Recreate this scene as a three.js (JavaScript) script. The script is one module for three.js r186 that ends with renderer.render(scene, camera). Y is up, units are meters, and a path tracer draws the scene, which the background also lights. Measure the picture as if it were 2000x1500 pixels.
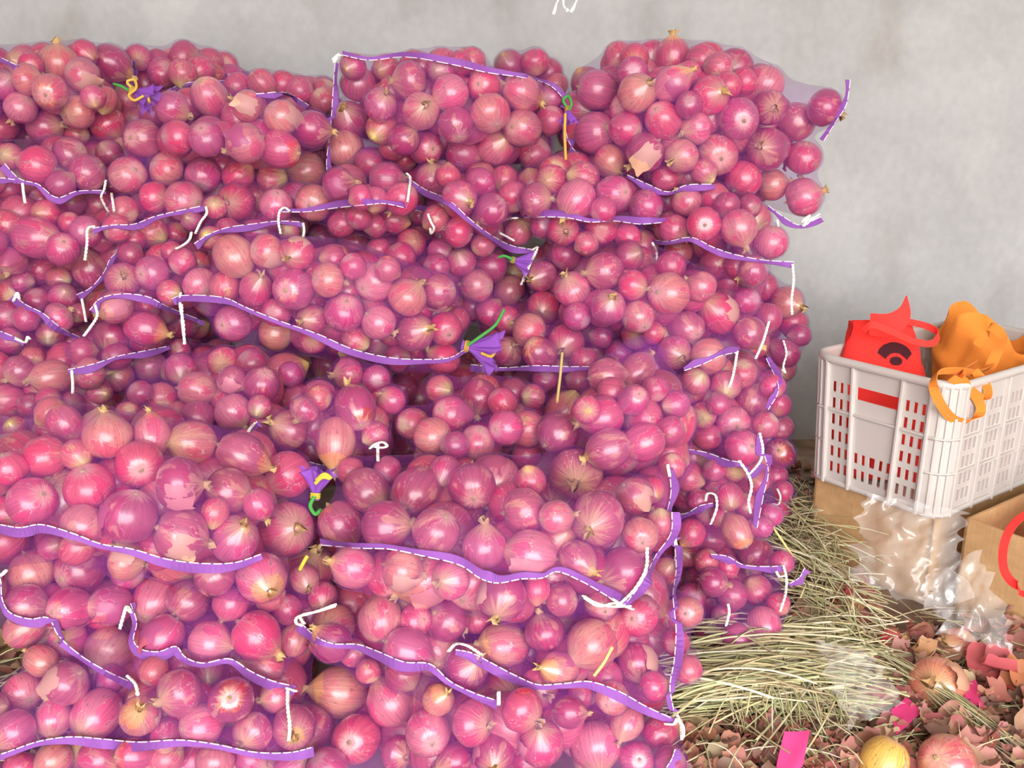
import * as THREE from 'three';
import { mergeGeometries } from 'three/addons/utils/BufferGeometryUtils.js';
import { RoundedBoxGeometry } from 'three/addons/geometries/RoundedBoxGeometry.js';
import { ImprovedNoise } from 'three/addons/math/ImprovedNoise.js';

// ------------------------------------------------------------------ camera, sky, exposure
const F = 1850, PITCH = 16 * Math.PI / 180, EYE = 0.92;
const scene = new THREE.Scene();
const camera = new THREE.PerspectiveCamera(2 * Math.atan(750 / F) * 180 / Math.PI, 4 / 3, 0.05, 60);
camera.position.set(0, EYE, 0);
camera.rotation.set(-PITCH, 0, 0);
camera.updateMatrixWorld();

const renderer = new THREE.WebGLRenderer();
renderer.toneMapping = THREE.LinearToneMapping;
renderer.toneMappingExposure = 0.9;
renderer.shadowMap.enabled = true;

{ // plain overcast sky, brighter overhead than at the horizon
  const W = 32, H = 64, d = new Float32Array(W * H * 4);
  for (let j = 0; j < H; j++) for (let i = 0; i < W; i++) {
    const el = ((j + 0.5) / H - 0.5) * Math.PI, up = Math.max(0, Math.sin(el));
    const k = (1 + 1.2 * up) / 2.2 * 20.0, o = (j * W + i) * 4;
    d[o] = k * 1.0; d[o + 1] = k * 0.985; d[o + 2] = k * 0.98; d[o + 3] = 1;
  }
  const t = new THREE.DataTexture(d, W, H, THREE.RGBAFormat, THREE.FloatType);
  t.mapping = THREE.EquirectangularReflectionMapping; t.magFilter = THREE.LinearFilter; t.needsUpdate = true;
  scene.background = t; scene.environment = t;
}

// ------------------------------------------------------------------ helpers
let seed = 20240611;
const rnd = () => { seed = (seed + 0x6D2B79F5) | 0; let t = Math.imul(seed ^ (seed >>> 15), 1 | seed); t = (t + Math.imul(t ^ (t >>> 7), 61 | t)) ^ t; return ((t ^ (t >>> 14)) >>> 0) / 4294967296; };
const rr = (a, b) => a + (b - a) * rnd();
const V = (x, y, z) => new THREE.Vector3(x, y, z);
const noise = new ImprovedNoise();
const fbm = (x, y, z, n = 4) => { let s = 0, a = 0.5; for (let i = 0; i < n; i++) { s += a * noise.noise(x, y, z); x *= 2.03; y *= 2.03; z *= 2.03; a *= 0.5; } return s; };
const cF = V(0, -Math.sin(PITCH), -Math.cos(PITCH)), cU = V(0, Math.cos(PITCH), -Math.sin(PITCH)), cR = V(1, 0, 0);
const ray = (px, py) => cF.clone().addScaledVector(cR, (px - 1000) / F).addScaledVector(cU, -(py - 750) / F);
const at = (px, py, z) => V(0, EYE, 0).addScaledVector(ray(px, py), z);
const onFloor = (px, py, h = 0) => { const r = ray(px, py); return V(0, EYE, 0).addScaledVector(r, (h - EYE) / r.y); };
const onWall = (px, py, wz) => { const r = ray(px, py); return V(0, EYE, 0).addScaledVector(r, wz / r.z); };
const depthOf = p => V(p.x, p.y - EYE, p.z).dot(cF);
const names = {};
const numbered = n => { const k = names[n] = (names[n] ?? -1) + 1; return k ? `${n}_${String(k).padStart(3, '0')}` : n; };
function tag(o, label, category, group, kind) { o.userData.label = label; if (category) o.userData.category = category; if (group) o.userData.group = group; if (kind) o.userData.kind = kind; return o; }
function thing(name, label, category, pos, group) { const g = new THREE.Group(); g.name = numbered(name); if (pos) g.position.copy(pos); scene.add(g); return tag(g, label, category, group); }
function mesh(name, geo, mat, parent = scene) { const m = new THREE.Mesh(geo, mat); m.name = parent === scene ? numbered(name) : name; m.castShadow = m.receiveShadow = true; parent.add(m); return m; }
const sub = (geo, o) => { geo.translate(-o.x, -o.y, -o.z); return geo; };    // world geometry into the axes of a group at o
const S = (hex, extra = {}) => new THREE.MeshStandardMaterial({ color: hex, roughness: 0.8, side: THREE.DoubleSide, ...extra });
const P = (hex, extra = {}) => new THREE.MeshPhysicalMaterial({ color: hex, roughness: 0.6, side: THREE.DoubleSide, ...extra });
function tex(w, h, fn, srgb = true, rx = 1, ry = 1) {
  const d = new Uint8Array(w * h * 4);
  for (let j = 0; j < h; j++) for (let i = 0; i < w; i++) { const c = fn(i / w, j / h, i, j), o = (j * w + i) * 4; for (let k = 0; k < 3; k++) d[o + k] = Math.max(0, Math.min(255, c[k])); d[o + 3] = 255; }
  const t = new THREE.DataTexture(d, w, h); t.magFilter = t.minFilter = THREE.LinearFilter; t.wrapS = t.wrapT = THREE.RepeatWrapping; t.repeat.set(rx, ry);
  if (srgb) t.colorSpace = THREE.SRGBColorSpace; t.needsUpdate = true; return t;
}
const mix = (a, b, t) => a.map((x, i) => x + (b[i] - x) * t);
const smooth = (a, b, x) => { const t = Math.max(0, Math.min(1, (x - a) / (b - a))); return t * t * (3 - 2 * t); };
// closed ribbon with thickness along points; side(i, t) gives the across direction
function ribbon(pts, width, across, thick = 0.0012) {
  const pos = [], idx = [], n = pts.length;
  for (let i = 0; i < n; i++) {
    const a = pts[Math.max(0, i - 1)], b = pts[Math.min(n - 1, i + 1)], t = b.clone().sub(a).normalize();
    const s = (typeof across === 'function' ? across(i, t) : across).clone(); s.addScaledVector(t, -s.dot(t)).normalize();
    const w = typeof width === 'function' ? width(i / (n - 1)) : width, nn = t.clone().cross(s).normalize().multiplyScalar(thick / 2);
    for (const [u, v] of [[0, -1], [0, 1], [1, 1], [1, -1]]) { const p = pts[i].clone().addScaledVector(s, u * w).addScaledVector(nn, v); pos.push(p.x, p.y, p.z); }
  }
  for (let i = 0; i < n - 1; i++) for (let k = 0; k < 4; k++) { const a = i * 4 + k, b = i * 4 + (k + 1) % 4, c = a + 4, d = b + 4; idx.push(a, b, c, b, d, c); }
  idx.push(0, 2, 1, 0, 3, 2); const e = (n - 1) * 4; idx.push(e, e + 1, e + 2, e, e + 2, e + 3);
  let g = new THREE.BufferGeometry(); g.setAttribute('position', new THREE.Float32BufferAttribute(pos, 3)); g.setIndex(idx); g = g.toNonIndexed(); g.computeVertexNormals(); return g;
}
const curve = (pts, n) => new THREE.CatmullRomCurve3(pts, false, 'centripetal').getPoints(n);
const tube = (pts, r, seg = 24, rad = 6) => new THREE.TubeGeometry(new THREE.CatmullRomCurve3(pts, false, 'centripetal'), seg, r, rad, false);
const plain = g => { const h = g.index ? g.toNonIndexed() : g; for (const k of Object.keys(h.attributes)) if (k !== 'position' && k !== 'normal' && k !== 'color') h.deleteAttribute(k); return h; };
function painted(g, c) { const n = g.attributes.position.count, a = new Float32Array(n * 3); for (let i = 0; i < n; i++) { a[i * 3] = c.r; a[i * 3 + 1] = c.g; a[i * 3 + 2] = c.b; } g.setAttribute('color', new THREE.BufferAttribute(a, 3)); return g; }

// ------------------------------------------------------------------ the shed
const WALLZ = -2.62;
{
  const st = (o, l) => { o.userData.kind = 'structure'; o.userData.label = l; };
  const wallTex = tex(1024, 512, (u, v) => {
    const P2 = Math.PI * 2, cx = Math.cos(u * P2), sx = Math.sin(u * P2);
    const streak = fbm(cx * 1.6, sx * 1.6, v * 9, 5), blot = fbm(cx * 2.6 + 7, sx * 2.6, v * 4.2, 4), fine = fbm(cx * 30, sx * 30, v * 80, 3);
    let c = [176, 177, 178]; const s = streak * 22 + fine * 10;
    c = mix(c, [156, 152, 148], smooth(0.08, 0.4, blot) * 0.6);
    c = mix(c, [190, 190, 189], smooth(0.05, 0.35, -blot) * 0.6);
    return c.map(x => x + s);
  }, true, 1 / 4, 1 / 2);
  const wm = S(0xffffff, { map: wallTex, roughness: 0.9 });
  const slab = (name, w, h, d, x, y, z, m, label) => {
    const g = new THREE.BoxGeometry(w, h, d), uv = g.attributes.uv, p = g.attributes.position, n = g.attributes.normal;
    for (let i = 0; i < uv.count; i++) { const ax = Math.abs(n.getX(i)), ay = Math.abs(n.getY(i)); uv.setXY(i, (ax > 0.5 ? p.getZ(i) : p.getX(i)) + 4, (ay > 0.5 ? p.getZ(i) : p.getY(i)) + 4); }
    const o = mesh(name, g, m); o.position.set(x, y, z); st(o, label); return o;
  };
  slab('wall_back', 9.2, 3.4, 0.2, 0.8, 1.7, WALLZ - 0.1, wm, 'grey smeared plaster wall behind the onion bags');
  slab('wall_left', 0.2, 3.4, 5.4, -3.7, 1.7, 0, wm, 'grey plaster side wall of the store');
  slab('wall_right', 0.2, 3.4, 5.4, 5.3, 1.7, 0, wm, 'grey plaster side wall far beyond the crate');
  slab('ceiling', 9.2, 0.15, 5.2, 0.8, 3.45, -0.1, S(0xd8d4cc), 'pale ceiling of the store');
  slab('wall_front', 2.2, 3.4, 0.2, -2.7, 1.7, 2.8, wm, 'plaster wall beside the open shop front');
  slab('wall_front', 2.2, 3.4, 0.2, 4.3, 1.7, 2.8, wm, 'plaster wall on the far side of the open shop front');
  slab('wall_front', 4.8, 0.6, 0.2, 0.8, 3.1, 2.8, wm, 'plaster lintel above the open shop front');
  const floorTex = tex(1024, 1024, (u, v) => {
    const a = fbm(u * 8, v * 8, 3.1, 5), b = fbm(u * 40, v * 40, 9.7, 3), c2 = fbm(u * 14, v * 14, 5.5, 4);
    let c = mix([128, 112, 100], [150, 128, 108], smooth(-0.3, 0.3, a)); c = mix(c, [132, 76, 66], smooth(0.08, 0.3, c2) * 0.6); return c.map(x => x + b * 50);
  }, true, 1 / 2, 1 / 2);
  slab('floor', 9.2, 0.12, 5.4, 0.8, -0.06, 0, S(0xffffff, { map: floorTex, roughness: 0.95 }), 'dusty concrete floor strewn with straw and onion skins');
  slab('ground', 40, 0.1, 18, 0, -0.09, 11.7, S(0xb9b0a2), 'pale paved yard outside the open front');
  // chalk strokes
  const chalk = thing('chalk_writing', 'white chalk strokes written high on the grey plaster wall', 'writing', onWall(1100, 0, WALLZ));
  const cm = S(0xf4f4f0, { roughness: 1 });
  for (const pl of [[[1100, -50], [1090, -5], [1084, 10], [1078, 27]], [[1102, -45], [1098, -10], [1100, 12], [1104, 18], [1109, 15]], [[1122, -50], [1126, -5], [1121, 8], [1112, 22]]]) {
    const p = curve(pl.map(q => onWall(q[0], q[1], WALLZ)), 24);
    mesh('stroke', sub(ribbon(p, t => 0.006 + 0.002 * Math.sin(t * 9), V(1, 0, 0), 0.0016), chalk.position), cm, chalk);
  }
}

// ------------------------------------------------------------------ onions: shapes and skins
function bulbGeo(k, M, N, neck) {
  const pos = [], uv = [], idx = [], flat = [0.9, 1.0, 0.82, 1.1, 0.94, 0.86][k % 6];
  for (let j = 0; j <= N; j++) for (let i = 0; i <= M; i++) {
    const ph = (j / N - 0.5) * Math.PI, th = (i % M) / M * Math.PI * 2;
    let y = Math.sin(ph) * flat, r = Math.pow(Math.max(0, Math.cos(ph)), 0.86);
    const top = smooth(0.74, 1, j / N); r = r * (1 - top) + top * Math.max(r * 0.55, 0.10 * (1 - smooth(0.97, 1, j / N))); y += top * neck * 0.5;
    const bot = smooth(0.12, 0, j / N); y += bot * 0.07;
    const b = 1 + 0.07 * fbm(Math.cos(th) * 1.1 + k * 5, ph * 1.2, Math.sin(th) * 1.1 + k, 2) + 0.012 * Math.sin(th * 9 + k) * Math.cos(ph);
    pos.push(r * b * Math.cos(th), y, r * b * Math.sin(th)); uv.push(i / M, j / N);
  }
  for (let j = 0; j < N; j++) for (let i = 0; i < M; i++) { const a = j * (M + 1) + i, b = a + 1, d = a + M + 1, e = d + 1; if (j) idx.push(a, d, b); if (j < N - 1) idx.push(b, d, e); }
  const g = new THREE.BufferGeometry(); g.setAttribute('position', new THREE.Float32BufferAttribute(pos, 3)); g.setAttribute('uv', new THREE.Float32BufferAttribute(uv, 2)); g.setIndex(idx); g.computeVertexNormals();
  const nm = g.attributes.normal; for (let j = 0; j <= N; j++) { const a = j * (M + 1), b = a + M, n = V(nm.getX(a) + nm.getX(b), nm.getY(a) + nm.getY(b), nm.getZ(a) + nm.getZ(b)).normalize(); nm.setXYZ(a, n.x, n.y, n.z); nm.setXYZ(b, n.x, n.y, n.z); }
  g.userData.flat = flat; return g;
}
const bulbs = [0, 1, 2, 3, 4, 5, 6, 7].map(k => bulbGeo(k, 24, 18, [0.25, 0.45, 0.18, 0.55, 0.35, 0.28, 0.5, 0.22][k]));
const bulbLow = bulbGeo(0, 16, 12, 0.45);
function neckGeo(k) {            // twisted papery neck
  const pos = [], idx = [], M = 9, N = 5, flat = bulbs[k % 8].userData.flat, y0 = flat + [0.25, 0.45, 0.18, 0.55, 0.35, 0.28, 0.5, 0.22][k % 8] * 0.5 - 0.16;
  for (let j = 0; j <= N; j++) for (let i = 0; i <= M; i++) { const th = (i % M) / M * Math.PI * 2 + j * 0.25, t = j / N, r = (0.15 - 0.05 * t + 0.10 * t * t * (1 + Math.sin(i * 4.1 + k))) * (1 + 0.3 * Math.sin(i * 2.7 + k * 2)); pos.push(r * Math.cos(th) + 0.1 * t * t * Math.cos(k), y0 + 0.34 * t * (1 + 0.35 * Math.sin(i * 3.3 + k * 1.7)), r * Math.sin(th) + 0.1 * t * t * Math.sin(k)); }
  for (let j = 0; j < N; j++) for (let i = 0; i < M; i++) { const a = j * (M + 1) + i, b = a + 1, d = a + M + 1, e = d + 1; idx.push(a, d, b, b, d, e); }
  const g = new THREE.BufferGeometry(); g.setAttribute('position', new THREE.Float32BufferAttribute(pos, 3)); g.setIndex(idx); g.computeVertexNormals(); return g;
}
function rootGeo(k) {            // root plate with short dry fibres
  const gs = [], flat = bulbs[k % 8].userData.flat, d = new THREE.CylinderGeometry(0.13, 0.09, 0.05, 9); d.translate(0, -flat + 0.05, 0); gs.push(plain(d));
  for (let i = 0; i < 9; i++) { const a = i * 2.4 + k, r = 0.03 + 0.01 * i, c = new THREE.ConeGeometry(0.016, 0.2, 4); c.translate(0, 0.1, 0); c.rotateZ(Math.PI - 0.8 - 0.35 * Math.sin(i * 3 + k)); c.translate(r, -flat + 0.03, 0); c.rotateY(a); gs.push(plain(c)); }
  return mergeGeometries(gs);
}
function peelGeo(k) {            // a torn flake of outer skin lifting off the bulb
  const pos = [], idx = [], n = 7, flat = bulbs[k % 8].userData.flat;
  for (let j = 0; j <= n; j++) for (let i = 0; i <= n; i++) { const u = i / n - 0.5, v = j / n - 0.5, rag = 1 + 0.35 * noise.noise(u * 5 + k * 3, v * 5, k), th = u * 1.1 * rag + k, ph = v * 1.2 * rag + 0.15, lift = 1.025 + 0.30 * Math.pow(Math.max(0, v + 0.15), 2) * (1 + Math.sin(k * 2 + u * 4)) + 0.03 * noise.noise(u * 6, v * 6, k + 5); pos.push(Math.cos(ph) * Math.cos(th) * lift, Math.sin(ph) * flat * lift, Math.cos(ph) * Math.sin(th) * lift); }
  for (let j = 0; j < n; j++) for (let i = 0; i < n; i++) { const a = j * (n + 1) + i; idx.push(a, a + n + 1, a + 1, a + 1, a + n + 1, a + n + 2); }
  const g = new THREE.BufferGeometry(); g.setAttribute('position', new THREE.Float32BufferAttribute(pos, 3)); g.setIndex(idx); g.computeVertexNormals(); return g;
}
const necks = [0, 1, 2, 3, 4, 5, 6, 7].map(neckGeo), roots = [0, 1, 2, 3, 4, 5, 6, 7].map(rootGeo), peels = [0, 1, 2, 3, 4, 5, 6, 7].map(peelGeo);
const skinTex = (q, base, dryAmt) => tex(512, 256, (u, v) => {            // meridian veins, patches of dry outer skin, torn layers, pale root, tan neck
  const P2 = Math.PI * 2, x = Math.cos(u * P2), z = Math.sin(u * P2);
  const vein = noise.noise(x * 12 + q, z * 12, v * 1.1) * 0.5 + noise.noise(x * 34, z * 34 + q, v * 1.8) * 0.6, dry = fbm(x * 1.5 + q * 3.7, z * 1.5, v * 2.6 + q, 5), tear = fbm(x * 0.9 + q * 7.1, z * 0.9 + 4, v * 2 + q, 5), streak = noise.noise(x * 7 + 2, z * 7, q) * 0.5 + noise.noise(x * 19, z * 19 + 5, q) * 0.5;
  let c = base.map(a => a * (1 + vein * 0.24));
  if (tear > 0.1) c = mix(c, [c[0] * 1.06, c[1] * 0.72, c[2] * 0.9], 0.8); else if (tear > 0.085) c = mix(c, [236, 190, 176], 0.7);
  c = mix(c, [206 + vein * 40, 148 + vein * 40, 116 + vein * 30], smooth(dryAmt, dryAmt + 0.16, dry) * 0.72);
  c = mix(c, [226, 176, 160].map(a => a * (1 + vein * 0.2)), smooth(0.2, 0.05, v + streak * 0.12) * 0.75);
  c = mix(c, [198, 156, 112].map(a => a * (1 + vein * 0.3)), smooth(0.70, 0.90, v + streak * 0.2) * 0.85);
  const sp = fbm(x * 15 + 3, z * 15, v * 17 + q, 3); if (sp > 0.2) c = mix(c, [118, 74, 62], smooth(0.2, 0.34, sp) * 0.6); return c;
});
const skinBases = [[194, 82, 100], [176, 84, 94], [208, 116, 124], [198, 114, 108], [162, 68, 84], [206, 122, 100], [184, 88, 110], [206, 80, 90]];
const skinTexs = skinBases.map((c, i) => skinTex(i, c, [0.2, 0.08, 0.16, 0.04, 0.14, 0.1, 0.2, 0.24][i]));
const TONES = ['crimson', 'dull red', 'rosy', 'coppery', 'dark red', 'orange-tinged', 'purplish', 'bright red'];
const onionMats = skinTexs.map(t => new THREE.MeshPhysicalMaterial({ map: t, roughness: 0.34, ior: 1.55, clearcoat: 1, clearcoatRoughness: 0.2, side: THREE.DoubleSide }));
const packTints = [[1, 1, 1], [0.86, 0.9, 0.9], [1.1, 1.25, 1.15], [1.0, 1.5, 1.1], [0.72, 0.75, 0.78], [1.1, 1.6, 1.0], [0.92, 1.0, 1.3], [1.1, 0.95, 0.9]];
const neckMat = P(0xbd9c6c, { roughness: 0.8 }), rootMat = P(0xb99c74, { roughness: 0.9 }), peelMats = [P(0xc87f80, { roughness: 0.4 }), P(0xc99a80, { roughness: 0.5 }), P(0xb0526a, { roughness: 0.35 })];
const onionCache = new Map();
function onionProto(k, m, peel) {
  const key = k + '/' + m + '/' + peel; if (onionCache.has(key)) return onionCache.get(key);
  const g = new THREE.Group();
  mesh('bulb', bulbs[k], onionMats[m], g); mesh('dry_neck', necks[k], neckMat, g); mesh('root_tuft', roots[k], rootMat, g);
  if (peel >= 0) mesh('peeling_skin', peels[(k + peel) % 8], peelMats[peel % 3], g);
  onionCache.set(key, g); return g;
}
// ------------------------------------------------------------------ the bags: outline, distance, length, what tells it apart, the onions that show, hems, loose threads
const BAGS = [];
const bag = (box, z, L, o, who, onions = [], hems = [], threads = []) => BAGS.push({ box, z, L, roll: 0, yaw: 0, ...o, who, onions, hems, threads });
// top layer and what peeps over it
bag([-200, 88, 258, 286], 1.74, 0.42, {}, 'top-layer bag tied with yellow and green twine', [161, 147, 34, 217, 123, 36, 53, 155, 32, 98, 179, 34, 115, 123, 38, 40, 210, 31, 88, 249, 34, 151, 219, 34, 213, 245, 36, 2, 249, 30, 56, 268, 26, 150, 263, 24, 182, 190, 24, 5, 165, 30, 165, 104, 26, 60, 127, 24, 205, 195, 26], [[1, -20, 98, 5, 114, 38, 130], [1, 258, 118, 260, 148, 246, 168]], []);
bag([235, 92, 437, 215], 1.98, 0.36, {}, 'back-row bag leaning on the wall behind the twine knot', [270, 113, 26, 308, 122, 26, 360, 112, 32, 392, 137, 28, 318, 142, 30, 357, 144, 28, 418, 146, 22, 282, 165, 28], [[1, 304, 202, 330, 176, 385, 159, 440, 158]], [[[306, 205], [316, 199], [305, 196], [302, 203]]]);
bag([210, 165, 652, 378], 1.64, 0.46, {}, 'top-layer bag sunk lower than its two neighbours', [280, 270, 37, 250, 343, 37, 347, 268, 33, 325, 330, 36, 404, 272, 34, 396, 343, 34, 410, 190, 36, 480, 280, 39, 483, 207, 33, 465, 344, 31, 550, 230, 35, 546, 292, 37, 532, 350, 32, 608, 252, 38, 599, 335, 39, 336, 212, 34, 300, 222, 28], [[1, 500, 184, 560, 182, 604, 206]], []);
bag([425, 150, 668, 240], 1.98, 0.36, {}, 'low back-row bag behind the sunken top-layer bag', [462, 168, 28, 511, 163, 27, 553, 165, 26, 588, 178, 28, 633, 197, 29]);
bag([636, 100, 1112, 338], 1.68, 0.44, {}, 'top-layer bag with a stitched hem over its top', [700, 165, 36, 682, 235, 37, 674, 291, 37, 743, 205, 33, 747, 250, 32, 800, 158, 39, 754, 133, 27, 824, 128, 26, 861, 137, 28, 822, 217, 37, 880, 182, 37, 890, 245, 37, 831, 288, 34, 904, 300, 33, 789, 273, 30, 792, 312, 24, 945, 167, 33, 957, 221, 40, 1017, 180, 36, 1020, 250, 38, 968, 288, 36, 1045, 300, 35, 1076, 235, 30, 897, 125, 25, 765, 290, 24, 690, 130, 26, 1078, 190, 26], [[1, 655, 122, 650, 190, 646, 250, 638, 320, 641, 345], [-1, 668, 108, 720, 118, 790, 112, 880, 126, 950, 142, 1030, 154, 1075, 168, 1104, 200, 1108, 216]], [[[640, 338], [638, 350], [641, 360]], [[672, 108], [656, 112], [652, 122], [662, 106], [650, 116]]]);
bag([955, 103, 1108, 215], 1.98, 0.34, {}, 'back-row bag peeping over the hem of the top layer', [995, 128, 30, 1045, 122, 28, 1072, 142, 28, 1086, 166, 24]);
bag([1106, 92, 1615, 435], 1.66, 0.5, { roll: -0.08 }, 'largest top-layer bag with an upturned hem ear', [1166, 176, 40, 1163, 260, 41, 1245, 182, 38, 1236, 142, 31, 1312, 165, 33, 1222, 252, 33, 1296, 235, 36, 1261, 298, 38, 1191, 315, 33, 1387, 187, 37, 1359, 250, 34, 1331, 305, 34, 1401, 302, 41, 1443, 232, 41, 1502, 210, 34, 1555, 238, 38, 1610, 210, 36, 1499, 291, 41, 1569, 308, 36, 1509, 361, 31, 1569, 385, 38, 1452, 350, 37, 1300, 348, 28, 1422, 168, 27, 1345, 205, 26, 1208, 112, 30, 1240, 112, 28, 1370, 117, 30, 1405, 132, 30, 1453, 160, 28, 1345, 145, 26, 1375, 335, 26], [[1, 1104, 215, 1106, 262, 1120, 292, 1160, 322], [1, 1225, 342, 1265, 360, 1305, 375, 1340, 362, 1395, 360], [1, 1500, 402, 1530, 424, 1562, 440, 1602, 424], [-1, 1660, 156, 1652, 205, 1632, 238, 1608, 276]], [[[1600, 418], [1585, 430], [1568, 442], [1582, 420], [1566, 434], [1590, 424]], [[1518, 430], [1520, 446]]]);
// second layer
bag([-200, 275, 222, 408], 1.66, 0.5, {}, 'second-layer bag with a dipping wavy hem', [74, 322, 38, 138, 302, 34, 172, 337, 37, 119, 361, 27, 213, 298, 26, 20, 305, 26, 18, 368, 26, 140, 396, 26, 80, 390, 24, -20, 350, 30], [[1, 10, 320, 40, 350, 75, 360, 112, 386, 150, 374, 206, 372], [1, -20, 352, 0, 348, 34, 352]], [[[44, 358], [46, 376], [49, 396]], [[207, 352], [203, 372], [198, 384], [210, 410], [222, 432]], [[218, 378], [222, 405], [228, 442]]]);
bag([176, 362, 408, 490], 1.64, 0.5, { roll: 0.12 }, 'small second-layer bag with a hem rising to a thread', [301, 385, 31, 360, 392, 38, 241, 413, 31, 297, 455, 32, 228, 447, 28, 343, 455, 24, 375, 430, 22, 262, 470, 22], [[1, 182, 446, 220, 440, 262, 438, 300, 424, 340, 414, 398, 402]], [[[184, 442], [172, 446], [170, 475], [166, 508]], [[402, 404], [404, 416], [392, 434], [382, 456]]]);
bag([372, 368, 610, 492], 1.64, 0.5, {}, 'second-layer bag whose hem arches between two threads', [462, 396, 37, 539, 400, 33, 445, 450, 26, 413, 465, 24, 500, 452, 24, 565, 450, 22, 420, 405, 24], [[1, 380, 476, 405, 460, 440, 446, 500, 437, 545, 432, 590, 434]], [[[374, 454], [370, 468], [356, 480], [344, 486]], [[592, 436], [594, 450], [592, 464]]]);
bag([560, 310, 846, 462], 1.62, 0.5, {}, 'second-layer bag with a nearly level thin hem', [662, 361, 35, 612, 396, 36, 722, 319, 31, 754, 350, 33, 705, 385, 26, 733, 390, 26, 785, 389, 31, 667, 438, 27, 701, 424, 26, 768, 428, 29, 733, 441, 24, 820, 420, 20], [[-1, 550, 414, 600, 414, 660, 406, 720, 400, 750, 398, 790, 406, 834, 416]], [[[565, 412], [556, 406], [547, 412], [544, 432], [548, 456]], [[836, 418], [842, 434], [848, 446], [842, 456], [840, 446]]]);
bag([786, 328, 1052, 505], 1.6, 0.5, { roll: -0.3 }, 'second-layer bag crossed by a steep wide hem', [845, 350, 35, 897, 385, 34, 938, 357, 32, 960, 410, 34, 1002, 385, 33, 852, 427, 27, 897, 452, 31, 985, 350, 26, 1013, 452, 27, 943, 478, 24, 875, 345, 26], [[1, 792, 344, 830, 370, 875, 390, 920, 430, 960, 460, 1000, 480, 1044, 488]], [[[794, 338], [801, 346], [799, 372], [796, 394]], [[1040, 488], [1050, 482], [1044, 500], [1032, 520], [1018, 556]], [[1046, 490], [1036, 515], [1022, 550]]]);
bag([998, 318, 1304, 495], 1.6, 0.5, {}, 'second-layer bag with a level hem and curled thread', [1078, 354, 33, 1139, 347, 32, 1048, 392, 35, 1125, 389, 39, 1198, 378, 35, 1262, 403, 34, 1178, 410, 26, 1100, 448, 31, 1174, 448, 33, 1226, 462, 26, 1146, 476, 26, 1060, 440, 26], [[-1, 1000, 426, 1060, 424, 1110, 426, 1150, 434, 1200, 432, 1250, 438, 1302, 434]], [[[1010, 426], [990, 428], [976, 438], [974, 452], [990, 462], [1004, 470]]]);
bag([1276, 370, 1552, 545], 1.62, 0.5, { roll: -0.1 }, 'second-layer end bag just under the hem ear', [1341, 392, 31, 1394, 385, 30, 1317, 448, 30, 1375, 438, 34, 1464, 403, 24, 1443, 445, 37, 1506, 473, 33, 1398, 515, 32, 1324, 494, 29, 1471, 529, 31, 1440, 520, 25, 1420, 400, 26], [[1, 1266, 466, 1300, 472, 1350, 464, 1390, 482, 1430, 496, 1490, 508, 1550, 512]], [[[1274, 474], [1282, 492], [1280, 532], [1266, 534]], [[1548, 516], [1550, 550], [1546, 585], [1547, 614]]]);
// third layer
bag([-200, 395, 242, 572], 1.62, 0.5, {}, 'third-layer bag under the dipping wavy hem', [70, 463, 40, 15, 440, 32, 21, 508, 33, 122, 487, 32, 77, 526, 33, 168, 452, 31, 178, 530, 35, 90, 417, 28, 136, 435, 22, 200, 467, 26, 45, 550, 24, 115, 545, 24, -25, 470, 34], [[1, 150, 576, 178, 562, 205, 530, 216, 506, 238, 486]], [[[160, 584], [163, 600], [168, 628]]]);
bag([180, 480, 425, 655], 1.58, 0.5, {}, 'third-layer bag with a flat-topped hem beside the longest bag', [241, 547, 35, 297, 533, 34, 357, 512, 28, 255, 498, 26, 332, 572, 26, 225, 600, 31, 287, 600, 26, 325, 607, 29, 336, 492, 22, 385, 515, 26], [[1, 176, 606, 196, 584, 240, 574, 290, 580, 330, 600, 400, 628]], [[[186, 596], [190, 616], [176, 640], [164, 656]]]);
bag([596, 448, 1035, 645], 1.7, 0.5, {}, 'shaded third-layer bag behind the longest bag', [628, 464, 28, 694, 473, 27, 740, 488, 26, 803, 475, 30, 782, 502, 31, 852, 523, 29, 901, 511, 30, 960, 520, 31, 932, 557, 33, 995, 569, 34, 860, 490, 26, 922, 600, 28, 957, 611, 30, 992, 625, 28, 1008, 535, 26]);
bag([340, 438, 918, 722], 1.5, 0.3, { roll: -0.2 }, 'longest bag, lying sideways with its gathered neck tied', [458, 501, 40, 521, 491, 35, 581, 495, 34, 392, 557, 36, 440, 560, 30, 500, 565, 34, 574, 565, 40, 640, 547, 34, 455, 631, 37, 539, 650, 36, 540, 610, 29, 609, 624, 31, 672, 610, 39, 612, 665, 26, 730, 551, 40, 796, 580, 40, 859, 569, 36, 740, 630, 34, 810, 649, 38, 870, 642, 33, 695, 663, 29, 690, 692, 26, 775, 700, 28, 866, 700, 32, 893, 625, 25, 650, 505, 28, 690, 520, 26, 757, 525, 26], [[1, 336, 584, 352, 578, 440, 582, 480, 600, 550, 628, 620, 652, 690, 682, 760, 698, 830, 702, 880, 698, 908, 682]], [[[353, 572], [352, 598], [358, 630], [360, 672]], [[355, 595], [357, 640], [361, 668]]]);
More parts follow.
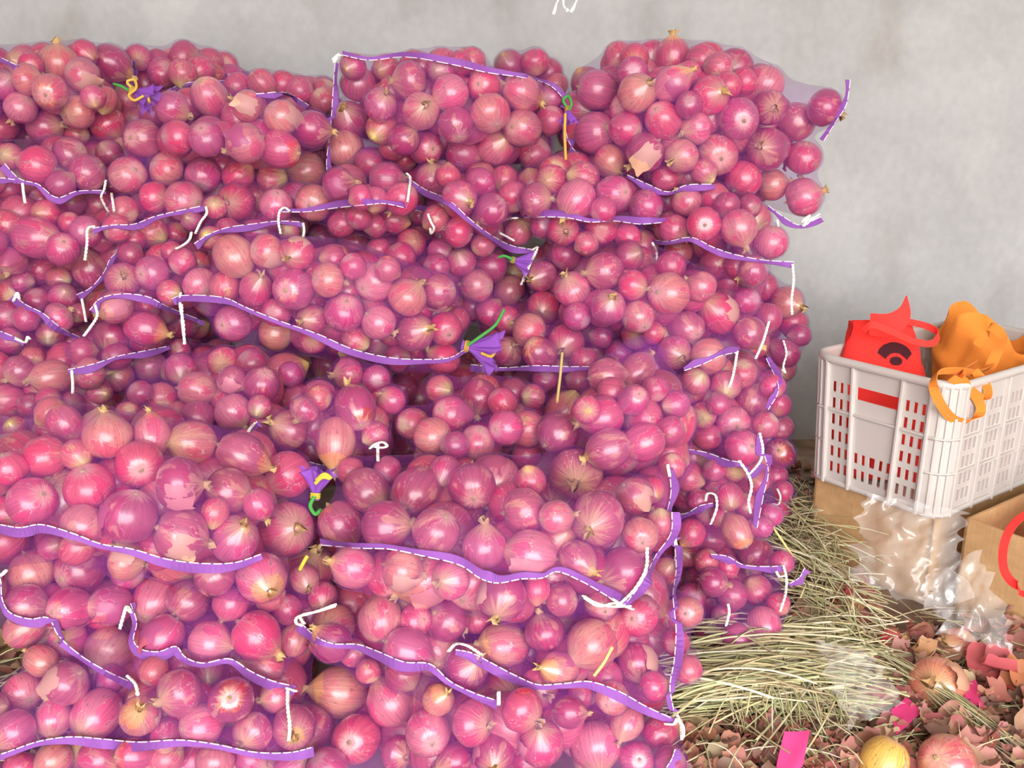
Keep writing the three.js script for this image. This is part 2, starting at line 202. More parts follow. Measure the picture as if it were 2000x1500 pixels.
bag([1026, 488, 1512, 712], 1.58, 0.5, {}, 'big third-layer bag at the end of the stack', [1058, 539, 31, 1104, 499, 32, 1118, 565, 37, 1181, 530, 37, 1188, 600, 34, 1128, 618, 28, 1062, 600, 32, 1237, 558, 31, 1306, 573, 42, 1370, 560, 31, 1247, 619, 32, 1342, 640, 34, 1404, 612, 41, 1464, 650, 33, 1464, 538, 28, 1457, 587, 28, 1317, 689, 34, 1384, 696, 36, 1275, 650, 24, 1296, 655, 24, 1230, 500, 30, 1310, 520, 30, 1150, 480, 28], [[-1, 1336, 724, 1370, 712, 1410, 694, 1442, 688]], [[[1440, 686], [1436, 712], [1430, 740], [1424, 756]], [[1502, 628], [1490, 668], [1476, 700]]]);
bag([1250, 545, 1586, 730], 2.0, 0.36, {}, 'back-row bag against the wall at the stack end', [1537, 591, 32, 1548, 630, 30, 1513, 682, 22, 1535, 690, 27, 1562, 655, 22, 1500, 620, 28], [], [[[1530, 665], [1536, 690], [1530, 716], [1534, 728], [1528, 722]]]);
// fourth layer and below
bag([-200, 568, 172, 690], 1.62, 0.5, {}, 'fourth-layer bag with two short slanting hems', [73, 586, 26, 122, 578, 26, 115, 620, 30, 50, 622, 26, 98, 652, 27, 14, 617, 31, 155, 610, 20, 20, 665, 26], [[1, 28, 576, 50, 594, 85, 612, 120, 640, 164, 662], [1, -20, 640, 10, 650, 50, 668]], [[[26, 588], [34, 572], [38, 584]], [[30, 662], [50, 668], [54, 658], [58, 662]]]);
bag([130, 618, 334, 768], 1.58, 0.5, { roll: 0.15 }, 'small fourth-layer bag with a rising short hem', [217, 659, 34, 283, 641, 35, 161, 687, 29, 175, 729, 31, 231, 736, 31, 294, 715, 32, 228, 697, 27], [[1, 134, 722, 180, 712, 230, 696, 280, 686, 330, 676]], [[[140, 724], [142, 745], [142, 768]]]);
bag([-200, 690, 372, 850], 1.56, 0.45, {}, 'bag low in the stack under the rising short hem', [38, 725, 32, 101, 736, 35, 16, 781, 33, 60, 792, 26, 95, 780, 24, 196, 767, 24, 350, 683, 22, 31, 837, 24, 63, 700, 24, 140, 790, 26, 340, 720, 24]);
bag([930, 618, 1255, 770], 1.62, 0.5, {}, 'fourth-layer bag in shade under the loose green string', [1034, 646, 35, 1107, 667, 36, 1055, 692, 33, 992, 688, 30, 1174, 656, 26, 1142, 702, 28, 1065, 742, 26, 1130, 745, 26, 1210, 690, 28], [[1, 920, 712, 980, 718, 1050, 714, 1110, 716, 1180, 716]]);
bag([1195, 684, 1530, 905], 1.58, 0.5, {}, 'fourth-layer bag at the stack end with a forked thread', [1401, 724, 32, 1359, 745, 28, 1418, 752, 31, 1471, 783, 33, 1509, 755, 26, 1373, 811, 27, 1404, 790, 24, 1432, 825, 34, 1383, 853, 27, 1450, 874, 37, 1495, 830, 26], [[1, 1336, 876, 1380, 884, 1420, 898, 1450, 906, 1462, 926, 1482, 900], [-1, 1496, 700, 1520, 760, 1500, 800], [-1, 1484, 846, 1490, 880, 1500, 920, 1490, 970, 1478, 1030]], [[[1444, 900], [1462, 928], [1468, 950], [1462, 980], [1466, 1002]], [[1484, 846], [1490, 880], [1484, 902], [1464, 926]]]);
bag([1310, 880, 1526, 1080], 1.58, 0.5, {}, 'fifth-layer bag at the stack end with a hooked thread', [1347, 933, 31, 1395, 918, 24, 1434, 918, 24, 1482, 942, 22, 1365, 978, 24, 1380, 1002, 26, 1350, 1041, 29, 1440, 1038, 30, 1488, 1029, 22, 1506, 1005, 24, 1410, 1010, 24, 1425, 970, 28, 1460, 990, 26], [[1, 1306, 1004, 1340, 1002, 1365, 988, 1392, 982]], [[[1378, 978], [1382, 964], [1396, 966], [1400, 990], [1388, 1024]]]);
bag([1310, 1075, 1540, 1288], 1.6, 0.5, {}, 'bottom bag at the stack end resting on straw', [1476, 1080, 34, 1380, 1095, 24, 1419, 1107, 26, 1341, 1083, 26, 1392, 1137, 29, 1476, 1152, 32, 1431, 1161, 30, 1527, 1098, 24, 1350, 1167, 29, 1492, 1221, 35, 1440, 1250, 35, 1380, 1250, 26, 1345, 1197, 29, 1415, 1204, 26, 1520, 1180, 24], [[1, 1388, 1082, 1420, 1086, 1450, 1102, 1500, 1106, 1532, 1104], [1, 1570, 1110, 1560, 1128, 1540, 1140]], [[[1530, 1104], [1536, 1130], [1534, 1160], [1524, 1194]], [[1516, 1116], [1522, 1126], [1534, 1124]], [[1422, 1180], [1424, 1195], [1418, 1222]]]);
bag([1300, 812, 1555, 1060], 2.02, 0.4, {}, 'low back-row bag by the wall at the stack end', [1524, 834, 26, 1524, 885, 30, 1515, 930, 24, 1530, 960, 22, 1520, 1000, 24, 1500, 860, 28], [], [[[1518, 955], [1524, 970], [1520, 985], [1508, 984]]]);
bag([1250, 690, 1566, 830], 2.02, 0.36, {}, 'middle back-row bag by the wall at the stack end', [1528, 720, 26, 1520, 790, 26, 1500, 750, 28]);
// leaning bags between the stack and the front pair
bag([325, 672, 612, 900], 1.44, 0.26, { top: 1 }, 'leaning bag crumpled against the low stack bag', [315, 777, 31, 385, 760, 36, 353, 721, 31, 451, 742, 30, 511, 752, 35, 385, 815, 35, 455, 805, 39, 273, 767, 25, 250, 808, 25, 490, 708, 30, 437, 708, 32, 567, 731, 26, 507, 795, 24], [[1, 478, 856, 494, 832, 504, 822]], [[[474, 862], [488, 838], [498, 826]]]);
bag([508, 704, 804, 925], 1.4, 0.26, { top: 1 }, 'leaning bag with a white knotted thread at its foot', [656, 863, 41, 694, 796, 40, 624, 772, 33, 680, 730, 33, 733, 849, 28, 764, 782, 30, 563, 840, 41, 623, 777, 28, 595, 800, 30, 735, 740, 28], [[1, 606, 902, 630, 908, 654, 906]], [[[722, 876], [736, 866], [750, 864], [756, 872], [736, 874], [728, 870]], [[738, 868], [738, 900]]]);
bag([776, 730, 1094, 930], 1.4, 0.28, { top: 1, roll: -0.1 }, 'leaning bag with loose empty net on one side', [859, 761, 30, 880, 807, 37, 936, 775, 37, 845, 852, 37, 806, 828, 33, 932, 866, 37, 988, 835, 35, 981, 786, 30, 1002, 765, 28, 1041, 775, 26, 890, 870, 28], [], []);
bag([1020, 684, 1362, 1010], 1.36, 0.3, { top: 1, roll: 0.1, puff: [[1250, 712, 60], [1310, 800, 55], [1320, 900, 40]] }, 'upright bag with a tall hump of slack net', [1177, 814, 41, 1090, 849, 43, 1237, 782, 31, 1245, 725, 34, 1188, 877, 41, 1258, 863, 39, 1027, 891, 30, 1280, 760, 27, 1195, 765, 30, 1146, 800, 28, 1320, 790, 28, 1310, 840, 28, 1313, 910, 26], [[1, 1306, 915, 1310, 960, 1302, 1010, 1310, 1045]], [[[1304, 908], [1308, 930]]]);
// hidden layers that carry the stack
bag([-200, 740, 420, 1010], 1.72, 0.42, {}, 'deep bag under the low stack bag');
bag([380, 650, 860, 1000], 1.72, 0.42, {}, 'deep bag under the longest bag');
bag([820, 730, 1290, 1040], 1.72, 0.42, {}, 'deep bag under the shaded fourth-layer bag');
// front pair
bag([-160, 778, 612, 1176], 1.2, 0.3, { top: 1, roll: -0.1 }, 'front bag lying lengthwise with a long drooping hem', [88, 893, 41, 126, 826, 33, 210, 853, 46, 297, 850, 35, 273, 907, 46, 375, 865, 43, 472, 889, 42, 175, 952, 51, 350, 945, 53, 445, 959, 47, 563, 927, 47, 63, 980, 47, 252, 1008, 54, 353, 1043, 51, 458, 1053, 46, 560, 1033, 53, 161, 1025, 43, 150, 888, 30, 18, 915, 35, 420, 1000, 28, 505, 985, 30, 511, 1127, 47, 420, 1123, 40, 248, 1095, 38, 150, 1070, 34, 100, 805, 30, 8, 1000, 32, -20, 940, 46], [[1, -30, 1022, 0, 1024, 40, 1030, 80, 1024, 140, 1040, 200, 1062, 260, 1072, 330, 1092, 400, 1100, 460, 1098, 510, 1082]], []);
bag([618, 878, 1330, 1210], 1.22, 0.3, { top: 1 }, 'front bag whose hem ends in crossed white threads', [715, 957, 43, 813, 961, 47, 870, 922, 33, 922, 950, 47, 1125, 926, 53, 1023, 999, 46, 1037, 940, 30, 1167, 1013, 53, 1240, 968, 38, 1272, 957, 28, 666, 1024, 43, 754, 1027, 48, 852, 1038, 46, 946, 1069, 44, 1037, 1083, 49, 1128, 1094, 38, 1086, 1010, 34, 1219, 1115, 46, 1251, 1045, 35, 691, 1108, 41, 785, 1111, 45, 880, 1132, 39, 981, 1165, 48, 1097, 1172, 34, 1174, 1178, 34, 1048, 1150, 28, 685, 920, 28, 757, 918, 28, 1290, 1020, 28], [[-1, 628, 1064, 700, 1070, 760, 1072, 830, 1086, 900, 1104, 940, 1130, 970, 1138, 1020, 1130, 1060, 1128, 1086, 1116, 1130, 1132, 1180, 1160, 1216, 1184], [1, 1312, 1000, 1310, 1040, 1280, 1085, 1262, 1120, 1240, 1155, 1216, 1184]], [[[1140, 1164], [1160, 1176], [1190, 1184], [1232, 1184]], [[1142, 1168], [1170, 1184], [1200, 1178], [1230, 1186]], [[1196, 1170], [1216, 1182], [1236, 1190]], [[1264, 1070], [1262, 1110], [1240, 1150], [1205, 1184]]]);
// under the front pair
bag([-70, 1060, 292, 1345], 1.25, 0.36, {}, 'middle-tier bag with a hem stepping down to a thread', [63, 1115, 45, 157, 1112, 49, 137, 1188, 41, 217, 1182, 39, 52, 1181, 41, 252, 1115, 37, 49, 1227, 37, 133, 1248, 37, 213, 1269, 47, 217, 1325, 29, 101, 1068, 26, -25, 1150, 40], [[1, -10, 1110, 2, 1130, 6, 1170, 20, 1195, 60, 1208, 95, 1206, 115, 1240, 160, 1280, 210, 1310, 264, 1334]], [[[-10, 1118], [4, 1122], [12, 1114], [0, 1126]], [[248, 1320], [264, 1336], [270, 1362], [278, 1394], [288, 1420]]]);
bag([245, 1130, 640, 1360], 1.27, 0.36, {}, 'middle-tier bag with a strongly waved hem', [304, 1171, 43, 367, 1175, 41, 318, 1245, 39, 410, 1255, 41, 500, 1241, 46, 451, 1178, 35, 574, 1251, 30, 406, 1310, 31, 518, 1303, 36, 287, 1297, 24, 525, 1168, 28, 595, 1130, 30, 630, 1165, 30, 560, 1190, 30, 360, 1300, 28], [[1, 256, 1178, 268, 1215, 262, 1250, 275, 1266, 310, 1272, 345, 1262, 362, 1282, 395, 1294, 450, 1286, 490, 1310, 530, 1328, 578, 1340]], [[[234, 1228], [242, 1200], [248, 1184], [256, 1196], [246, 1188]], [[562, 1346], [562, 1380], [566, 1420], [564, 1446]], [[560, 1344], [578, 1350]]]);
bag([574, 1150, 985, 1385], 1.24, 0.36, { roll: -0.1 }, 'middle-tier bag with a thick white looped thread', [652, 1223, 43, 744, 1211, 43, 872, 1211, 43, 812, 1211, 32, 796, 1271, 43, 788, 1315, 35, 648, 1255, 37, 912, 1303, 45, 932, 1211, 28, 856, 1359, 29, 720, 1311, 26, 690, 1275, 28], [[1, 588, 1216, 620, 1244, 650, 1256, 700, 1258, 740, 1272, 790, 1292, 840, 1296, 880, 1330, 930, 1354, 974, 1368]], [[[656, 1180], [630, 1190], [600, 1200], [580, 1206], [578, 1216], [590, 1222]], [[654, 1184], [622, 1194], [586, 1204], [594, 1218]], [[974, 1352], [974, 1376]]]);
bag([885, 1195, 1362, 1420], 1.24, 0.4, { roll: -0.06 }, 'middle-tier bag with an upright seam at its end', [984, 1259, 45, 1064, 1235, 39, 1156, 1259, 49, 1244, 1295, 43, 1248, 1203, 39, 1092, 1307, 34, 1052, 1343, 41, 1180, 1323, 37, 1196, 1363, 33, 1308, 1199, 31, 1344, 1195, 30, 1344, 1307, 28, 1300, 1115, 28, 1276, 1340, 29, 1132, 1359, 26, 1320, 1255, 28], [[1, 890, 1268, 920, 1274, 960, 1294, 1010, 1320, 1050, 1336, 1100, 1334, 1150, 1330, 1210, 1350, 1260, 1378, 1322, 1406], [1, 1316, 1050, 1320, 1110, 1314, 1160, 1320, 1230, 1316, 1290, 1308, 1340, 1316, 1390]], [[[876, 1272], [890, 1258], [910, 1260], [940, 1278]], [[1322, 1396], [1330, 1416], [1332, 1444]], [[1324, 1404], [1334, 1420], [1334, 1440]], [[1318, 1050], [1322, 1075], [1316, 1100]], [[1300, 1414], [1316, 1414], [1322, 1404]]]);
// bottom tier
bag([-80, 1290, 628, 1500], 1.2, 0.4, {}, 'bottom-tier bag with a long nearly straight hem', [45, 1353, 41, 130, 1335, 43, 189, 1395, 47, 105, 1402, 36, 273, 1398, 37, 350, 1353, 45, 451, 1367, 43, 392, 1416, 41, 493, 1430, 41, 574, 1420, 43, 28, 1427, 40, 80, 1290, 30, 539, 1360, 32, 325, 1437, 30, 301, 1311, 30, -25, 1390, 40], [[1, -20, 1480, 20, 1466, 80, 1446, 140, 1438, 200, 1442, 270, 1448, 350, 1444, 420, 1452, 500, 1468, 570, 1468, 612, 1458]], []);
bag([612, 1345, 1345, 1600], 1.2, 0.4, {}, 'bottom-tier bag beside the straw, heavy with large onions', [664, 1351, 49, 696, 1443, 49, 764, 1371, 49, 836, 1431, 46, 924, 1411, 45, 1020, 1387, 43, 776, 1471, 34, 964, 1471, 41, 1056, 1451, 45, 1164, 1455, 53, 888, 1483, 34, 1112, 1391, 32, 856, 1367, 30, 1288, 1431, 32, 1244, 1483, 34, 1224, 1411, 33, 640, 1500, 40, 1310, 1490, 34], [[1, 1318, 1462, 1312, 1480, 1300, 1500]], []);
bag([40, 1450, 650, 1620], 1.19, 0.36, {}, 'lowest bag almost hidden beneath the straight hem', [105, 1484, 36, 192, 1480, 36, 262, 1474, 32, 325, 1480, 34, 420, 1485, 38, 490, 1480, 32, 570, 1500, 36, 40, 1500, 34]);
// knots: twine-tied necks: x, y, depth, direction of the frill in the picture, size, twine colour, tails
const KNOTS = [
  [258, 176, 1.68, [0.9, 0.45], 0.028, 0xc9a545, [[[250, 176], [236, 168], [222, 164]], [[256, 170], [248, 160], [262, 156], [266, 172], [252, 186], [262, 196], [286, 186], [292, 200]]], 0],
  [1109, 212, 1.62, [0.05, 1], 0.016, 0xc79a3c, [[[1106, 208], [1100, 196], [1110, 188], [1116, 204], [1112, 214]], [[1104, 222], [1103, 262], [1105, 312]]], 4],
  [912, 676, 1.45, [1, 0.22], 0.032, 0xb98f3e, [[[914, 674], [940, 656], [968, 634], [985, 604]], [[940, 690], [960, 696], [968, 684]]], 17],
  [1002, 508, 1.62, [0.8, 0.2], 0.02, 0x8d8a3c, [[[1000, 506], [985, 500], [974, 502]]], 16],
  [616, 968, 1.2, [0.1, -1], 0.022, 0xc6b23c, [[[614, 970], [606, 988], [616, 1004], [626, 996]], [[616, 944], [630, 932], [646, 934], [634, 926], [618, 938]], [[600, 1086], [592, 1100], [586, 1112]]], 36],
];
// ------------------------------------------------------------------ packing: the onions that show are kept on their sight line, the rest fill the bag; all push apart
const balls = [];
for (const [bi, b] of BAGS.entries()) {
  const [x0, y0, x1, y1] = b.box, cx = (x0 + x1) / 2, cy = (y0 + y1) / 2, dep = PITCH + Math.atan((cy - 750) / F);
  b.c = b.L / 2;
  const zs = b.z + (b.top ? 0.08 : 0.03);
  b.a = (x1 - x0) / 2 * zs / F; const hm = (y1 - y0) / 2 * zs / F;
  if (b.top) { b.b = Math.sqrt(Math.max(0.004, hm * hm - (b.c * Math.sin(dep)) ** 2)) / Math.cos(dep); b.C = at(cx, cy, b.z + b.c * 0.75); }
  else { b.b = hm * 1.1; b.C = at(cx, cy, b.z).add(V(0, 0, -b.c * 0.93)); }
  if (b.C.y - b.b < 0.005) { const top = b.C.y + b.b; b.b = Math.max(0.05, (top - 0.005) / 2); b.C.y = 0.005 + b.b; }
  if (b.C.z - b.c < WALLZ + 0.02) b.C.z = WALLZ + 0.02 + b.c;
  b.q = new THREE.Quaternion().setFromEuler(new THREE.Euler(0, b.yaw, b.roll)); b.qi = b.q.clone().invert(); b.ax = V(b.a, b.b, b.c);
  const pinned = [];
  for (let i = 0; i < b.onions.length; i += 3) {
    const [px, py, pr] = b.onions.slice(i, i + 3), d = ray(px, py);
    let r = Math.min(0.046, Math.max(0.016, pr * b.z / F));
    // where the sight line enters the bag, one radius in
    let best = null, bd = 1e9, hit = null;
    for (let k = -10; k < 90; k++) {
      const z = b.z + k * 0.008, p = V(0, EYE, 0).addScaledVector(d, z), l = p.clone().sub(b.C).applyQuaternion(b.qi);
      const g = Math.pow(Math.pow(Math.abs(l.x) / Math.max(0.02, b.a - r), 2.4) + Math.pow(Math.abs(l.y) / Math.max(0.02, b.b - r), 2.4) + Math.pow(Math.abs(l.z) / Math.max(0.02, b.c - r), 2.4), 1 / 2.4);
      if (g < bd) { bd = g; best = z; } if (g < 1) { hit = z; break; }
    }
    const z = hit ?? best, p = V(0, EYE, 0).addScaledVector(d, z);
    balls.push({ p, r: pr * z / F > 0.05 ? 0.048 : Math.max(0.016, pr * z / F), bi, d, z0: z, pin: true }); pinned.push(p);
  }
  const n = Math.round(0.50 * (4 / 3 * Math.PI * b.a * b.b * b.c * 1.15) / (4 / 3 * Math.PI * 0.032 ** 3));
  for (let i = 0, tries = 0; i < n && tries < n * 30; tries++) {
    const l = V(rr(-1, 1), rr(-1, 1), rr(-1, 1)); if (l.length() > 1) continue; i++;
    const r = b.z < 1.3 ? rr(0.03, 0.042) : rr(0.028, 0.038), p = l.multiply(V(Math.max(0.01, b.a - r), Math.max(0.01, b.b - r), Math.max(0.01, b.c - r))).applyQuaternion(b.q).add(b.C);
    let bad = false; for (const q of pinned) if (q.distanceTo(p) < r * 1.2) { bad = true; break; } if (bad) continue;
    // nothing of the filling stands before an onion that shows
    const hid = depthOf(p); let inFront = false; for (const q of pinned) { const zq = depthOf(q); if (hid < zq - 0.005) { const s = F / hid, t = F / zq, dx = p.x * s - q.x * t, e = V(p.x, p.y - EYE, p.z), f = V(q.x, q.y - EYE, q.z), dy = e.dot(cU) * s - f.dot(cU) * t; if (dx * dx + dy * dy < 45 * 45) { inFront = true; break; } } }
    if (inFront) continue;
    balls.push({ p, r, bi, pin: false });
  }
}
{
  const cell = 0.1, N = balls.length, o = V(0, EYE, 0);
  for (let it = 0; it < 110; it++) {
    const grid = new Map();
    balls.forEach((b, i) => { const k = Math.floor(b.p.x / cell) * 73856093 ^ Math.floor(b.p.y / cell) * 19349663 ^ Math.floor(b.p.z / cell) * 83492791; let c = grid.get(k); if (!c) grid.set(k, c = []); c.push(i); });
    for (let i = 0; i < N; i++) {
      const A = balls[i], gx = Math.floor(A.p.x / cell), gy = Math.floor(A.p.y / cell), gz = Math.floor(A.p.z / cell);
      for (let x = -1; x <= 1; x++) for (let y = -1; y <= 1; y++) for (let z = -1; z <= 1; z++) {
        const c = grid.get((gx + x) * 73856093 ^ (gy + y) * 19349663 ^ (gz + z) * 83492791); if (!c) continue;
        for (const j of c) if (j > i) {
          const B = balls[j], dx = B.p.x - A.p.x, dy = B.p.y - A.p.y, dz = B.p.z - A.p.z, m = (A.r + B.r) * (A.bi === B.bi ? 0.93 : 1.0), d2 = dx * dx + dy * dy + dz * dz;
          if (d2 >= m * m || d2 < 1e-10) continue;
          const d = Math.sqrt(d2), push = (m - d) / d * 0.45, wa = A.pin && !B.pin ? 0.1 : B.pin && !A.pin ? 0.9 : 0.5;
          A.p.x -= dx * push * wa; A.p.y -= dy * push * wa; A.p.z -= dz * push * wa; B.p.x += dx * push * (1 - wa); B.p.y += dy * push * (1 - wa); B.p.z += dz * push * (1 - wa);
        }
      }
    }
    for (const A of balls) {
      const b = BAGS[A.bi];
      if (A.pin) {
        let t = A.p.clone().sub(o).dot(A.d) / A.d.lengthSq(); t = Math.max(A.z0 - 0.06, Math.min(A.z0 + 0.06, t));
        A.p.lerp(o.clone().addScaledVector(A.d, t), 0.8);
      } else {
        const l = A.p.clone().sub(b.C).applyQuaternion(b.qi), k = Math.pow(Math.pow(Math.abs(l.x) / Math.max(0.02, b.a - A.r), 2.6) + Math.pow(Math.abs(l.y) / Math.max(0.02, b.b - A.r), 2.6) + Math.pow(Math.abs(l.z) / Math.max(0.02, b.c - A.r), 2.6), 1 / 2.6);
        if (k > 1) A.p.copy(l.multiplyScalar(1 / k).applyQuaternion(b.q).add(b.C));
      }
      if (A.p.y < A.r * 0.95) A.p.y = A.r * 0.95; if (A.p.z < WALLZ + A.r) A.p.z = WALLZ + A.r;
    }
  }
}
// filling that ended up before an onion seen in the photograph is taken out again
{
  const scr = b => { const e = V(b.p.x, b.p.y - EYE, b.p.z), z = e.dot(cF); return [b.p.x / z * F, e.dot(cU) / z * F, z, b.r / z * F]; }, pins = balls.filter(b => b.pin).map(scr);
  for (let i = balls.length - 1; i >= 0; i--) { const b = balls[i]; if (b.pin) continue; const [x, y, z, r] = scr(b); if (pins.some(q => z < q[2] + 0.015 && Math.hypot(x - q[0], y - q[1]) < q[3] * 0.82 + r * 0.75)) balls.splice(i, 1); }
}
// which onions show largest: those become things of their own, the rest one mass
{
  const W = 500, H = 375, k = W / 2000, zb = new Float32Array(W * H).fill(1e9), id = new Int32Array(W * H).fill(-1);
  balls.forEach((b, i) => {
    const e = V(b.p.x, b.p.y - EYE, b.p.z), z = e.dot(cF), x = (1000 + b.p.x / z * F) * k, y = (750 - e.dot(cU) / z * F) * k, r = b.r / z * F * k;
    b.scr = 0;
    for (let j = Math.max(0, Math.ceil(y - r)); j <= Math.min(H - 1, y + r); j++) for (let i2 = Math.max(0, Math.ceil(x - r)); i2 <= Math.min(W - 1, x + r); i2++) { const q = ((i2 - x) ** 2 + (j - y) ** 2) / (r * r); if (q > 1) continue; const zz = z - b.r * Math.sqrt(1 - q), o = j * W + i2; if (zz < zb[o]) { zb[o] = zz; id[o] = i; } }
  });
  for (const i of id) if (i >= 0) balls[i].scr++;
  [...balls].sort((a, b) => b.scr - a.scr).slice(0, 296).forEach(b => { b.own = true; });
}
console.log('onions', balls.length, 'in view', balls.filter(b => b.scr > 0).length);
{
  const rest = balls.filter(b => !b.own);
  const m = new THREE.MeshPhysicalMaterial({ map: skinTexs[0], roughness: 0.38, clearcoat: 0.8, clearcoatRoughness: 0.24, side: THREE.DoubleSide });
  const im = new THREE.InstancedMesh(bulbLow, m, rest.length); im.name = 'packed_red_onion'; im.castShadow = im.receiveShadow = true;
  const M4 = new THREE.Matrix4(), q = new THREE.Quaternion(), c = new THREE.Color();
  rest.forEach((b, i) => { q.set(rr(-1, 1), rr(-1, 1), rr(-1, 1), rr(-1, 1)).normalize(); M4.compose(b.p, q, V(b.r, b.r * rr(0.9, 1.15), b.r)); im.setMatrixAt(i, M4); im.setColorAt(i, c.setRGB(...packTints[Math.floor(rnd() * 8)])); });
  tag(im, 'red onions packed deeper and smaller in view inside the purple net bags', 'onion', undefined, 'stuff'); scene.add(im);
  for (const b of balls) if (b.own) {
    const k = Math.floor(rnd() * 8), mi = Math.floor(rnd() * 8), peel = rnd() < 0.3 ? Math.floor(rnd() * 3) : -1;
    const g = onionProto(k, mi, peel).clone(); g.name = numbered('red_onion'); g.position.copy(b.p);
    g.quaternion.set(rr(-1, 1), rr(-1, 1), rr(-1, 1), rr(-1, 1)).normalize(); const s = b.r * 1.0; g.scale.set(s, s * rr(0.92, 1.12), s * rr(0.94, 1.02));
    tag(g, TONES[mi] + (peel >= 0 ? ' peeling' : '') + ' onion inside the ' + BAGS[b.bi].who, 'onion', 'red onions in the ' + BAGS[b.bi].who); scene.add(g);
  }
}
// ------------------------------------------------------------------ the nets: a taut skin over the onions of each bag
const netMat = new THREE.MeshPhysicalMaterial({ color: 0x9a44b0, roughness: 0.6, transparent: true, opacity: 0.185, side: THREE.DoubleSide, sheen: 1, sheenRoughness: 0.4, sheenColor: new THREE.Color(0.66, 0.38, 0.8) });
const hemMat = P(0x854a9e, { roughness: 0.75 });
const neckNetMat = new THREE.MeshPhysicalMaterial({ color: 0x8a48b4, roughness: 0.7, transparent: true, opacity: 0.7, side: THREE.DoubleSide });
const stitchMat = S(0xf3ecf6, { roughness: 0.9 }), threadMat = S(0xf6f3ec, { roughness: 0.95 });
const NU = 96, NV = 52;
for (const [bi, b] of BAGS.entries()) {
  const sph = balls.filter(x => x.bi === bi).map(x => ({ l: x.p.clone().sub(b.C).applyQuaternion(b.qi), r: x.r * 1.03 + 0.002 }));
  for (const [x, y, r] of b.puff ?? []) sph.push({ l: at(x, y, b.z + 0.1).sub(b.C).applyQuaternion(b.qi), r: r * b.z / F });
  const T = new Float32Array(NU * (NV + 1)), O = new Float32Array(NU * (NV + 1)), D = [];
  for (let j = 0; j <= NV; j++) for (let i = 0; i < NU; i++) {     // poles at the two ends of the bag
    const ph = j / NV * Math.PI, th = i / NU * Math.PI * 2, d = V(Math.cos(ph) * b.a, Math.sin(ph) * Math.cos(th) * b.b, Math.sin(ph) * Math.sin(th) * b.c); D.push(d);
    const dl = d.length(), ux = d.x / dl, uy = d.y / dl, uz = d.z / dl; let m = 0;
    for (const s of sph) { const t = s.l.x * ux + s.l.y * uy + s.l.z * uz; if (t <= 0) continue; const h = s.l.lengthSq() - t * t, k = s.r * s.r - h; if (k > 0) { const q = (t + Math.sqrt(k)) / dl; if (q > m) m = q; } }
    O[j * NU + i] = m; T[j * NU + i] = Math.max(m, 0.6);
  }
  for (let it = 0; it < 38; it++) {
    const U = T.slice();
    for (let j = 0; j <= NV; j++) for (let i = 0; i < NU; i++) {
      const o = j * NU + i; let s;
      if (j === 0 || j === NV) { s = 0; const row = (j ? NV - 1 : 1) * NU; for (let k = 0; k < NU; k++) s += U[row + k]; s /= NU; }
      else s = (U[j * NU + (i + 1) % NU] + U[j * NU + (i + NU - 1) % NU] + U[o - NU] + U[o + NU]) / 4;
      T[o] = Math.max(O[o], s * 0.9985);
    }
  }
  let p0 = 0, p1 = 0; for (let i = 0; i < NU; i++) { p0 = Math.max(p0, T[i]); p1 = Math.max(p1, T[NV * NU + i]); } for (let i = 0; i < NU; i++) { T[i] = p0; T[NV * NU + i] = p1; }
  const pos = [], idx = [];
  const base = V(b.C.x, Math.max(0, b.C.y - b.b), b.C.z);
  for (let o = 0; o < T.length; o++) { const p = D[o].clone().multiplyScalar(T[o]).applyQuaternion(b.q).add(b.C); p.y = Math.max(0.003, p.y); p.z = Math.max(WALLZ + 0.004, p.z); p.sub(base); pos.push(p.x, p.y, p.z); }
  for (let j = 0; j < NV; j++) for (let i = 0; i < NU; i++) { const a = j * NU + i, c = j * NU + (i + 1) % NU, d = a + NU, e = c + NU; if (j) idx.push(a, c, d); if (j < NV - 1) idx.push(c, e, d); }
  const g = new THREE.BufferGeometry(); g.setAttribute('position', new THREE.Float32BufferAttribute(pos, 3)); g.setIndex(idx); g.computeVertexNormals();
  const root = b.root = thing('onion_net_bag', 'purple net onion bag, ' + b.who, 'net bag', base, 'purple net bags of red onions');
  mesh('net', g, netMat, root);
  const tAt = l => { // radius factor of the net towards a local point
    const x = l.x / b.a, y = l.y / b.b, z = l.z / b.c, n = Math.hypot(x, y, z) || 1e-9, ph = Math.acos(Math.max(-1, Math.min(1, x / n))), th = (Math.atan2(z, y) + Math.PI * 2) % (Math.PI * 2);
    const fj = ph / Math.PI * NV, fi = th / (Math.PI * 2) * NU, j = Math.min(NV - 1, Math.floor(fj)), i = Math.floor(fi) % NU, v = fj - j, u = fi - Math.floor(fi), i2 = (i + 1) % NU;
    return n / ((T[j * NU + i] * (1 - u) + T[j * NU + i2] * u) * (1 - v) + (T[(j + 1) * NU + i] * (1 - u) + T[(j + 1) * NU + i2] * u) * v);
  };
  b.hit = (px, py) => { let best = b.z, bd = 1e9; for (let k = 0; k < 160; k++) { const z = b.z - 0.14 + k * 0.004, f = tAt(at(px, py, z).sub(b.C).applyQuaternion(b.qi)); if (f < 1) return z; if (f < bd) { bd = f; best = z; } } return best; };
  b.front = (px, py) => { const [x0, y0, x1, y1] = b.box; if (px < x0 - 40 || px > x1 + 40 || py < y0 - 40 || py > y1 + 40) return 9; for (let k = 0; k < 70; k++) { const z = b.z - 0.14 + k * 0.005; if (tAt(at(px, py, z).sub(b.C).applyQuaternion(b.qi)) < 1) return z; } return 9; };
}
